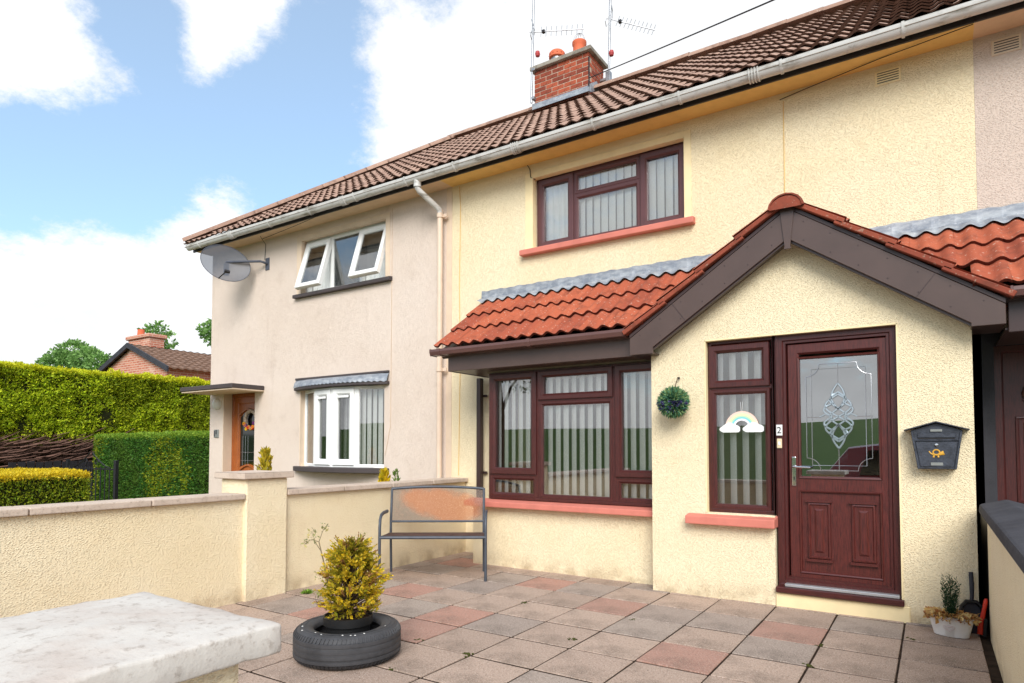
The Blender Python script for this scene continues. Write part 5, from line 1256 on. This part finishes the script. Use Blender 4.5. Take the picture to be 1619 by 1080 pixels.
def thuja():
    P, Dr, Cc, Sz = [], [], [], []; st = MB()
    ctr = np.array(TC) + np.array([-.02, .02, .22])
    sprays = 430
    for k in range(sprays):
        z = .02 + .45 * RNG.random() ** .8; prof = .16 * math.sin(math.pi * min(1, (z + .12) / .60)) ** .7; a = RNG.random() * 6.28; rr = prof * RNG.uniform(.4, 1.0) * (1 + .32 * math.sin(2.3 * a + 9 * z) * math.sin(17 * z + a))
        o = ctr + np.array([rr * math.cos(a) + .035 * (z / .5), rr * math.sin(a), z]); dirn = np.array([math.cos(a) * .9, math.sin(a) * .9, .55 + RNG.normal(0, .35)]); dirn /= np.linalg.norm(dirn)
        if k % 2 == 0: st.tube([tuple(ctr + np.array([0, 0, z * .55])), tuple((ctr + np.array([0, 0, z * .55])) * .45 + o * .55 + [0, 0, -.01]), tuple(o)], [.005, .003, .0015], 4, cap=False)
        L = RNG.uniform(.05, .095); side = np.cross(dirn, RNG.normal(size=3)); side /= np.linalg.norm(side)
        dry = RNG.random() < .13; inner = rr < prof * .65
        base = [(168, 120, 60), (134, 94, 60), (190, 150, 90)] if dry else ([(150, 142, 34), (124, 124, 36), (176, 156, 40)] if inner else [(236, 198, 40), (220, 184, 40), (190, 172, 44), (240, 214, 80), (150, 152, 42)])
        m = 9
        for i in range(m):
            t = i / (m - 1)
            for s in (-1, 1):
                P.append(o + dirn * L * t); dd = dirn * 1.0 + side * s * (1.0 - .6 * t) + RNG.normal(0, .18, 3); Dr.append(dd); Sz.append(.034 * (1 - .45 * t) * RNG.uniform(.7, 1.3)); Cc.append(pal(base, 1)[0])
    # thin brown top twigs
    for k in range(16):
        a = RNG.random() * 6.28; o = ctr + np.array([.05 * math.cos(a), .05 * math.sin(a), .42]); tip = o + np.array([RNG.normal(0, .05), RNG.normal(0, .05), RNG.uniform(.05, .12)])
        st.tube([tuple(o), tuple(tip)], [.003, .0015], 4)
        for i in range(16): P.append(o + (tip - o) * RNG.random()); Dr.append(RNG.normal(0, .6, 3) + [0, 0, .6]); Sz.append(.018 * RNG.uniform(.6, 1.4)); Cc.append(pal([(176, 132, 64), (150, 104, 62), (204, 176, 84)], 1)[0])
    st.tube([tuple(ctr), tuple(ctr + [.01, 0, .36])], [.012, .005], 6); st.build('stems', 'wood', SH)
    leaves('foliage', np.array(P), np.array(Dr), np.array(Sz), np.array(Cc), 'leaf', .42, SH)
thuja()
WD = thing('dry_weed', 'tall dry weed stalk rising beside the golden shrub', 'plant', TC + Vector((-.13, .05, .20)))
def weed():
    b = TC + Vector((-.10, -.02, .20)); tp = lambda x, z, y=0: tuple(b + Vector((_r[0] * x, _r[1] * x + y, z)))
    m = MB(); m.tube([tp(.0, 0), tp(-.03, .12), tp(-.055, .30), tp(-.085, .42), tp(-.105, .50)], [.007, .006, .005, .004, .003], 6)
    for q in ([(-.105, .50), (-.15, .515), (-.19, .50)], [(-.105, .50), (-.085, .56), (-.065, .60)], [(-.09, .44), (-.13, .50), (-.145, .56)], [(-.06, .32), (-.04, .38), (-.045, .42)], [(-.03, .14), (-.08, .17), (-.105, .175)], [(-.055, .28), (-.085, .29), (-.10, .28)]): m.tube([tp(*x) for x in q], [.003, .002, .0015], 5)
    m.build('stem', plain('weed stem', lin(140, 124, 96), .85, .2, .1), WD, smooth=60)
    P, d = [], []
    for x, z, k in ((-.19, .50, 16), (-.065, .60, 18), (-.145, .56, 14), (-.045, .42, 14), (-.105, .175, 16), (-.10, .28, 8), (-.135, .515, 16), (-.06, .33, 10), (-.03, .18, 10), (-.04, .24, 10)):
        for _ in range(k): P.append(np.array(tp(x + random.gauss(0, .011), z + random.gauss(0, .011), random.gauss(0, .01)))); d.append(RNG.normal(0, 1, 3))
    n = len(P); leaves('leaves', np.array(P), np.array(d), .026 * RNG.uniform(.5, 1.3, n), pal([(150, 150, 96), (120, 128, 80), (176, 160, 100)], n), 'dryleaf', .45, WD)
weed()
c = at(485, 938, 2, 0)
w_ = thing('joint_weed', 'tiny green weed growing from a paving joint near the wall', 'plant', (c[0], c[1], 0))
n = 90; a = RNG.random(n) * 6.28; leaves('leaves', np.stack([c[0] + .03 * np.cos(a) * RNG.random(n), c[1] + .03 * np.sin(a) * RNG.random(n), np.zeros(n)], 1), np.stack([np.cos(a), np.sin(a), RNG.uniform(.2, 1.2, n)], 1), .045 * RNG.uniform(.5, 1.2, n), pal([(110, 150, 50), (140, 176, 70)], n), 'leaf', .35, w_)

# ================================================================== things on the porch
# leaf ball
bc = at(1064.5, 636, 1, YP - .155)
LBALL = thing('leaf_ball', 'green artificial leaf ball with purple flowers hanging on the porch wall', 'ornament', tuple(bc))
MB().lathe([(.001, -.10), (.06, -.08), (.10, 0), (.06, .08), (.001, .10)], tuple(bc), 16).build('ball_core', 'core', LBALL, smooth=80)
n = 1500; d = RNG.normal(size=(n, 3)); d /= np.linalg.norm(d, axis=1)[:, None]
P = np.array(bc) + d * .085; leaves('leaves', P, d + RNG.normal(0, .38, (n, 3)), .066 * RNG.uniform(.75, 1.15, n), pal([(70, 126, 98), (100, 156, 120), (56, 104, 84), (146, 186, 134), (170, 196, 130)], n), 'leaf', .24, LBALL)
fl = np.stack([RNG.normal(0, .6, 70), -np.abs(RNG.normal(.6, .4, 70)), -np.abs(RNG.normal(.35, .5, 70)) + .15], 1); fl /= np.linalg.norm(fl, axis=1)[:, None]; fl[:, 2] = -np.abs(fl[:, 2]) * .8; fl = np.repeat(fl[:35], 12, 0) + RNG.normal(0, .05, (420, 3))
leaves('flowers', np.array(bc) + fl * .118, fl + RNG.normal(0, .4, (420, 3)), .024 * RNG.uniform(.7, 1.2, 420), pal([(84, 80, 132), (104, 98, 150), (66, 62, 112)], 420), 'leaf', .6, LBALL)['kind'] = 'stuff'
hk = at(1074, 598, 1, YP - .01)
MB().tube([tuple(hk), (hk[0], YP - .05, hk[2] + .005), tuple(bc + np.array([0, 0, .08]))], .004, 5).build('hanger', 'wood', LBALL)
MB().lathe([(.001, 0), (.008, 0), (.008, .02), (.001, .02)], (hk[0], YP - .02, hk[2] - .01), 8).tube([(hk[0], YP + .004, hk[2]), (hk[0], YP - .05, hk[2])], .004, 6).build('hook', 'iron', LBALL)
# rainbow ornament behind the glass
rc = at(1173, 672, 1, YP + .065); RB = thing('rainbow_ornament', 'pastel rainbow with two white clouds hanging in the porch window', 'ornament', tuple(rc))
ro = .1
for (r0, r1, m_) in ((.118, .140, 'rb_pink'), (.103, .118, 'rb_yel'), (.091, .103, 'rb_green'), (.075, .091, 'rb_blue'), (.058, .075, 'rb_white')):
    k = 20; v = []; 
    pts = [(rc[0] + r1 * math.cos(t), rc[2] - .02 + r1 * math.sin(t)) for t in np.linspace(0, math.pi, k)] + [(rc[0] + r0 * math.cos(t), rc[2] - .02 + r0 * math.sin(t)) for t in np.linspace(math.pi, 0, k)]
    MB().prism(pts, 1, YP + .062, YP + .068).build('rainbow_band', m_, RB)
for s in (-1, 1):
    pts = []; cx_ = rc[0] + s * .098
    for t in np.linspace(0, 2 * math.pi, 41)[:-1]:
        r_ = 1 + .10 * abs(math.sin(2.5 * t)); x, z = .082 * math.cos(t) * r_, .040 * math.sin(t) * r_ + (.016 * math.exp(-((math.cos(t)) / .4) ** 2) if math.sin(t) > 0 else 0); z = max(z, -.028); pts.append((cx_ + x, rc[2] - .035 + z))
    MB().prism(pts, 1, YP + .054, YP + .061).build('cloud', 'cloudwhite', RB)
MB().tube([(rc[0] - .006, YP + .065, rc[2] + .12), (rc[0] - .01, YP + .07, rc[2] + .20)], .0015, 4).tube([(rc[0] + .002, YP + .065, rc[2] + .12), (rc[0] + .006, YP + .07, rc[2] + .20)], .0015, 4).build('thread', 'white', RB)
# letter box
mc = (.028, YP - .012, 1.15)
PB = thing('letter_box', 'dark blue grey house shaped letter box with gold post horn', 'letter box', mc)
def letterbox():
    x0 = .026; yb, yf = YP + .004, YP - .10; wt, wb_, zt, zb = .158, .118, 1.425, 1.145
    mb = MB(); prof = [(x0 - wb_, zb), (x0 + wb_, zb), (x0 + wt, zt), (x0, zt + .055), (x0 - wt, zt)]
    body = mb.prism(prof, 1, yb, yf).build('body', 'postbox', PB, .004)
    for s in (-1, 1):
        MB().prism([(x0, zt + .056), (x0 + s * .198, zt - .002), (x0 + s * .198, zt + .006), (x0, zt + .066)], 1, yb, yf - .035).build('roof_plate', 'postbox', PB, .002)
        MB().prism([(x0 + s * (wb_ - .001), zb), (x0 + s * (wb_ - .014), zb), (x0 + s * (wt - .016), zt - .01), (x0 + s * (wt - .003), zt - .01)], 1, yf, yf - .010).build('edge_strip', 'postbox', PB, .002)
    zd = 1.355; wz_ = lambda z: wb_ + (wt - wb_) * (z - zb) / (zt - zb)
    MB().prism([(x0 - wz_(1.16) + .02, 1.162), (x0 + wz_(1.16) - .02, 1.162), (x0 + wz_(zd) - .02, zd - .012), (x0 - wz_(zd) + .02, zd - .012)], 1, yf, yf - .006).build('door', 'postbox', PB, .002)
    bx('rail', 'postbox', PB, x0 - wz_(zd) + .012, x0 + wz_(zd) - .012, yf - .012, yf, zd - .006, zd + .002, .002)
    fl_ = bx('flap', 'postbox', PB, x0 - .115, x0 + .115, yf - .008, yf, 1.372, 1.405, .002); bx('slot_shadow', 'black', PB, x0 - .112, x0 + .112, yf - .003, yf - .0005, 1.362, 1.3715, 0)
    for z, w, h in ((1.424, .036, .018), (1.182, .037, .022)): bx('name_plate', 'plate', PB, x0 - w, x0 + w, yf - .010, yf - .0005, z - h / 2, z + h / 2, .001)
    MB().lathe([(.001, .012), (.011, .011), (.012, 0)], (0, 0, 0), 16).build('lock', 'chrome', PB, smooth=40, mat=Matrix.Translation((x0 + .001, yf - .006, 1.318)) @ Matrix.Rotation(R(90), 4, 'X'))
    ex_, ez_, ye = x0 - .002, 1.262, yf - .008
    e = MB().tube([(ex_ + .020 * math.cos(t), ye, ez_ + .004 + .018 * math.sin(t)) for t in np.linspace(0, 2 * math.pi, 25)], .0052, 6)
    e.tube([(ex_ - .044, ye, ez_ + .012), (ex_ - .036, ye, ez_ - .001), (ex_ - .018, ye, ez_ - .014), (ex_ + .008, ye, ez_ - .014), (ex_ + .026, ye, ez_ - .006), (ex_ + .046, ye, ez_ + .001)], [.0035, .0042, .0055, .007, .011, .0165], 8, flat=.4)
    for s in (-1, 1): e.tube([(ex_ + s * .010 - .002, ye, ez_ - .015), (ex_ + s * .016 - .002, ye, ez_ - .032)], [.004, .0055], 6, flat=.5)
    e.build('post_horn_emblem', 'gold', PB, smooth=50)
letterbox()
# planter
pc = Vector((.085, YP - .235, 0))
PL = thing('planter', 'small oval white metal planter with dried leaves beside the porch', 'planter', pc, R(-12))
MB().lathe([(.001, .002), (.085, .002), (.092, .006), (.118, .128), (.124, .132), (.124, .138), (.116, .138), (.112, .11), (.001, .105)], (0, 0, 0), 36, 1.12, .62).build('tub', 'whitepaint', PL, smooth=40, local=True)
MB().lathe([(.112, .111), (.06, .118), (.001, .12)], (0, 0, 0), 24, 1.12, .62).build('soil', 'soil', PL, local=True)
hp = MB()
for k in range(2):
    sc_ = 1 - .35 * k; pts = [(sc_ * .028 * (math.sin(t) ** 3) * 1.2, -.0675 - .0 - .004, .066 + sc_ * .022 * (.8125 * math.cos(t) - .3125 * math.cos(2 * t) - .125 * math.cos(3 * t))) for t in np.linspace(0, 2 * math.pi, 24)]
    hp.tube(pts, .0016, 4)
hp.build('heart_print', 'pinkprint', PL, local=True)
n = 620; a = RNG.random(n) * 6.28; rr = .125 * RNG.random(n) ** .35
P = np.stack([rr * 1.15 * np.cos(a), rr * .68 * np.sin(a), .128 + RNG.random(n) * .032 - (rr > .115) * RNG.random(n) * .03], 1)
leaves('dried_leaves', P, np.stack([np.cos(a), np.sin(a), RNG.normal(.1, .6, n)], 1), .034 * RNG.uniform(.5, 1.3, n), pal([(206, 168, 100), (180, 132, 74), (150, 96, 62), (222, 194, 132)], n), 'dryleaf', .6, PL, True)
CN = thing('dwarf_conifer', 'small dark green dwarf conifer growing in the white planter', 'shrub', pc + Vector((.0, .005, .11)))
P, Dd = [], []
for k in range(11):
    a = k * 2.4; t = np.array([.045 * math.cos(a) * (k > 0), .035 * math.sin(a) * (k > 0), .30 - .012 * k])
    for i in range(150):
        s = RNG.random(); p = t * np.array([s ** .6, s ** .6, s]); q = RNG.random() * 6.28; P.append(np.array(pc) + [0, .005, .11] + p + RNG.normal(0, .007, 3)); Dd.append([math.cos(q), math.sin(q), 1.1])
n = len(P); leaves('foliage', np.array(P), np.array(Dd), .022 * RNG.uniform(.6, 1.3, n), pal([(48, 78, 50), (64, 96, 60), (36, 62, 44)], n), 'leaf', .22, CN); MB().tube([tuple(pc + Vector((0, .005, .10))), tuple(pc + Vector((0, .005, .36)))], [.006, .002], 5).build('stem', 'wood', CN)
# dustpan with handle, and red brush
DP = thing('dustpan', 'black dustpan leaning in the corner behind the white planter', 'dustpan', (.22, YP - .07, 0))
def dustpan():
    m = Matrix.Translation((.215, YP - .10, .004)) @ Matrix.Rotation(R(12), 4, 'Z') @ Matrix.Rotation(R(-12), 4, 'X')
    pts = [(-.065, 0), (.065, 0), (.072, .10), (.06, .18), (.03, .215), (-.03, .215), (-.06, .18), (-.072, .10)]
    MB().prism(pts, 1, -.004, .004).build('pan', 'charcoal', DP, .002, mat=m)
    MB().tube([(x, -.012, z) for x, z in pts[2:]][:1] + [(x, -.012, z) for x, z in pts[1:] + pts[:1]], .014, 6).build('pan_rim', 'blackplastic', DP, smooth=60, mat=m)
    MB().tube([(.0, -.005, .20), (.008, -.01, .26), (.012, -.01, .34), (.012, -.01, .42)], [.012, .013, .015, .014], 10).build('handle', 'charcoal', DP, smooth=50, mat=m)
dustpan()
BRU = thing('hand_brush', 'orange red hand brush standing against the wall by the planter', 'brush', (.265, YP - .15, 0))
m = Matrix.Translation((.262, YP - .16, .0)) @ Matrix.Rotation(R(4), 4, 'Y')
MB().tube([(-.012, 0, .02), (-.014, 0, .10), (-.006, 0, .13), (.0, 0, .19), (.006, 0, .245), (.008, 0, .265)], [.018, .018, .015, .012, .013, .009], 10).build('handle', 'red', BRU, smooth=50, mat=m)
MB().box(.0, .022, -.02, .02, .005, .13).build('bristles', 'blackplastic', BRU, .004, mat=m)

# ================================================================== dish, aerials, overhead line
dc = at(357, 416, 1, 5.98)
DS = thing('satellite_dish', 'grey mesh satellite dish on a bracket at the end house eaves', 'satellite dish', tuple(dc))
def dish():
    cz = Vector(ray(357, 416)) * -1; face = (cz + Vector((.25, -.1, .45))).normalized(); right = Vector((0, 0, 1)).cross(face).normalized(); up = face.cross(right)
    rot = Matrix.Rotation(R(-20), 3, face); right, up = rot @ right, rot @ up
    m = Matrix((right, up, face)).transposed().to_4x4(); m.translation = Vector(dc)
    a, b, d = .375, .29, .055; n = 40; prof = [(r_, -d * (1 - r_ * r_)) for r_ in np.linspace(.02, 1, 9)]
    MB().lathe([(r_, z) for r_, z in prof], (0, 0, 0), n, a, b).build('reflector', 'dishmesh', DS, smooth=80, mat=m)
    MB().tube([(a * math.cos(t), b * math.sin(t), 0) for t in np.linspace(0, 2 * math.pi, 49)], .005, 5).build('rim', 'dishmetal', DS, smooth=60, mat=m)
    w = Vector((dc[0] + .45, YM, dc[2] + .02)); c = Vector(dc) - face * .09
    MB().tube([tuple(w), (w.x, w.y - .06, w.z + .01), (w.x - .05, w.y - .10, w.z + .03), ((w.x + c.x) / 2, (w.y + c.y) / 2, c.z + .07), (c.x + .02, c.y, c.z + .05), tuple(c), (c.x, c.y, c.z - .16)], .02, 8).build('bracket_arm', 'dishmetal', DS, smooth=60)
    MB().box(w.x - .05, w.x + .05, YM - .012, YM, w.z - .10, w.z + .10).build('wall_plate', 'dishmetal', DS, .004)
    MB().box(c.x - .03, c.x + .03, c.y - .02, c.y + .05, c.z - .16, c.z + .03).build('mount', 'dishmetal', DS, .005)
    bt = Vector(dc) - up * (b + .0) - face * .0; l = Vector(dc) - up * (b * .72) + face * .20 + right * .08
    MB().tube([tuple(bt), tuple(bt + face * .05 - up * .02), tuple(l)], .009, 6).build('feed_arm', 'black', DS, smooth=60)
    MB().tube([tuple(l - right * .03 - up * .01), tuple(l + right * .05 + up * .01)], [.03, .024], 10).build('feed_horn', 'black', DS, smooth=50)
dish()
def aerial(label, base, top, zb, dirv, L, nel, tiltz=0):
    o = thing('television_aerial', label, 'aerial', base, 0, 'television aerials on the chimney'); B, T = Vector(base), Vector(top)
    MB().tube([tuple(B), tuple(T)], .019, 8).build('mast', 'steel', o, smooth=50)
    P = B + (T - B) * ((zb - B.z) / (T.z - B.z)); d = Vector(dirv).normalized(); s = d.cross(Vector((0, 0, 1))).normalized(); u = s.cross(d)
    MB().tube([tuple(P - d * .06), tuple(P + d * L)], .009, 6).build('boom', 'steel', o, smooth=50)
    for k in range(nel):
        c = P + d * (.14 + (L - .16) * k / (nel - 1)); MB().tube([tuple(c - u * .085), tuple(c + u * .085)], .0045, 5).build('element', 'steel', o)
    c = P + d * .03; r_ = MB()
    for q in (-1, 1): r_.tube([tuple(c + u * q * .02), tuple(c + u * q * .13 - d * .04), tuple(c + u * q * .13 - d * .04 + s * .14), tuple(c + u * q * .02 + s * .14)], .006, 5)
    r_.build('reflector', 'steel', o); bx('dipole_box', 'black', o, *[v for i in range(3) for v in ((P + d * .18)[i] - .025, (P + d * .18)[i] + .025)], .004)
    return o
a1 = aerial('aerial mast at the corner of the chimney beside the steel flue', (CX0 - .03, CY0 - .05, 7.05), (CX0 + .02, CY0 - .02, 9.6), 8.26, (.93, .35, -.08), .85, 9)
MB().box(CX0 - .02, CX0 + .04, CY0 - .07, CY0 + .02, 7.58, 7.63).box(CX0 - .02, CX0 + .03, CY0 - .07, CY0 + .02, 7.10, 7.15).build('bracket', 'steel', a1, .004)
a2 = aerial('aerial mast beside the red chimney pot end of the stack', (-4.30, 9.42, 6.95), (-4.22, 9.42, 9.8), 8.30, (.92, .30, -.42), .78, 10)
MB().box(CX1 - .005, -4.27, 9.40, 9.44, 7.30, 7.34).box(-4.33, -4.25, 9.38, 9.46, 7.25, 7.42).build('bracket', 'steel', a2, .004)
def red_clip(o, p): MB().lathe([(.001, -.05), (.035, -.04), (.045, 0), (.035, .04), (.001, .05)], p, 8).build('cable_box', plain('faded red plastic', lin(176, 60, 60), .5, .4, .1), o)
red_clip(a1, (CX0 + .08, CY0 - .03, 7.86)); red_clip(a2, (-4.24, 9.42, 7.72))
# overhead line to the pole across the road
wa = Vector((CX1 + .02, CY0 - .01, 7.16)); e = at(1195, 0, 1, 6.2); wb2 = wa + (Vector(e) - wa) * 4.2
LN = tag(MB().tube([tuple(wa + (wb2 - wa) * t - Vector((0, 0, .25 * 4 * t * (1 - t) * .4))) for t in np.linspace(0, 1, 30)], .008, 5).build('telephone_cable', 'cable', None, smooth=60), 'thin black overhead telephone cable running from the brick chimney', 'cable')
UP_ = thing('telephone_pole', 'wooden telephone pole carrying the overhead cable', 'pole', (wb2.x, wb2.y, 0)); MB().tube([(wb2.x, wb2.y, -.1), (wb2.x, wb2.y, wb2.z + .2)], [.14, .10], 12).build('pole_shaft', 'wood', UP_, smooth=60)
bx('cross_arm', 'wood', UP_, wb2.x - .4, wb2.x + .4, wb2.y - .04, wb2.y + .04, wb2.z - .1, wb2.z, .005)

# ================================================================== parked car, seen mirrored in the glass
CR = thing('parked_car', 'dark red hatchback mirrored in the front door glass', 'car', (.2, -3.0, -.11))
def car():
    L, Wd = 4.1, 1.72; ox, oy, oz = .2, -3.0, -.112
    sec = [(-2.05, .38, .62, .70, .50), (-1.95, .26, .80, .92, .66), (-1.55, .22, .86, 1.42, .72), (-.9, .22, .86, 1.50, .76), (.0, .22, .86, 1.49, .76), (.5, .22, .86, 1.40, .75), (1.10, .22, .88, .98, .74), (1.7, .24, .80, .84, .70), (2.02, .32, .60, .66, .56)]
    ring = []
    for x, zb, zm, zt, wt in sec:
        w = Wd / 2 * (.86 if abs(x) > 2 else .97 if abs(x) > 1.6 else 1)
        half = [(0, zb), (w * .9, zb), (w, zb + .18), (w, zm - .1), (w * .97, zm), ((w * .97 + wt * .9) / 2 if zt - zm > .2 else w * .9, (zm + zt) / 2), (wt * .86, zt - .03), (wt * .7, zt), (0, zt + .01)]
        ring.append([(ox + x, oy + y, oz + z) for y, z in half] + [(ox + x, oy - y, oz + z) for y, z in half[-2:0:-1]])
    n = len(ring[0]); mb = MB()
    mb.add([p for r_ in ring for p in r_], [(i * n + k, i * n + (k + 1) % n, (i + 1) * n + (k + 1) % n, (i + 1) * n + k) for i in range(len(ring) - 1) for k in range(n)] + [tuple(range(n)), tuple(range((len(ring) - 1) * n, len(ring) * n))])
    mb.build('body', 'carpaint', CR, smooth=35)
    for s in (-1, 1):
        for pts in ([(-1.35, .90), (-.55, .90), (-.55, 1.38), (-1.2, 1.36)], [(-.47, .90), (.95, .93), (.42, 1.36), (-.47, 1.39)]):
            vs = []
            for x, z in pts: yy = .862 - (z - .86) * .20; vs.append((ox + x, oy + s * (yy - .02), oz + z))
            vs2 = [(x, y + s * .03, z) for x, y, z in vs]; MB().add(vs + vs2, [(0, 1, 2, 3), (4, 5, 6, 7), (0, 1, 5, 4), (1, 2, 6, 5), (2, 3, 7, 6), (3, 0, 4, 7)]).build('side_window', 'carglass', CR)
        for x in (-1.28, 1.30):
            m = Matrix.Translation((ox + x, oy + s * .80, oz + .31)) @ Matrix.Rotation(R(90), 4, 'X')
            wh = MB().lathe([(.2, -.09), (.29, -.09), (.31, -.06), (.31, .06), (.29, .09), (.2, .09)], (0, 0, 0), 28).build('wheel', 'rubber', CR, smooth=40, mat=m); MB().lathe([(.001, -.07), (.2, -.085), (.2, .085), (.001, .07)], (0, 0, 0), 20).build('rim', 'steel', wh, smooth=40, mat=m)
car()
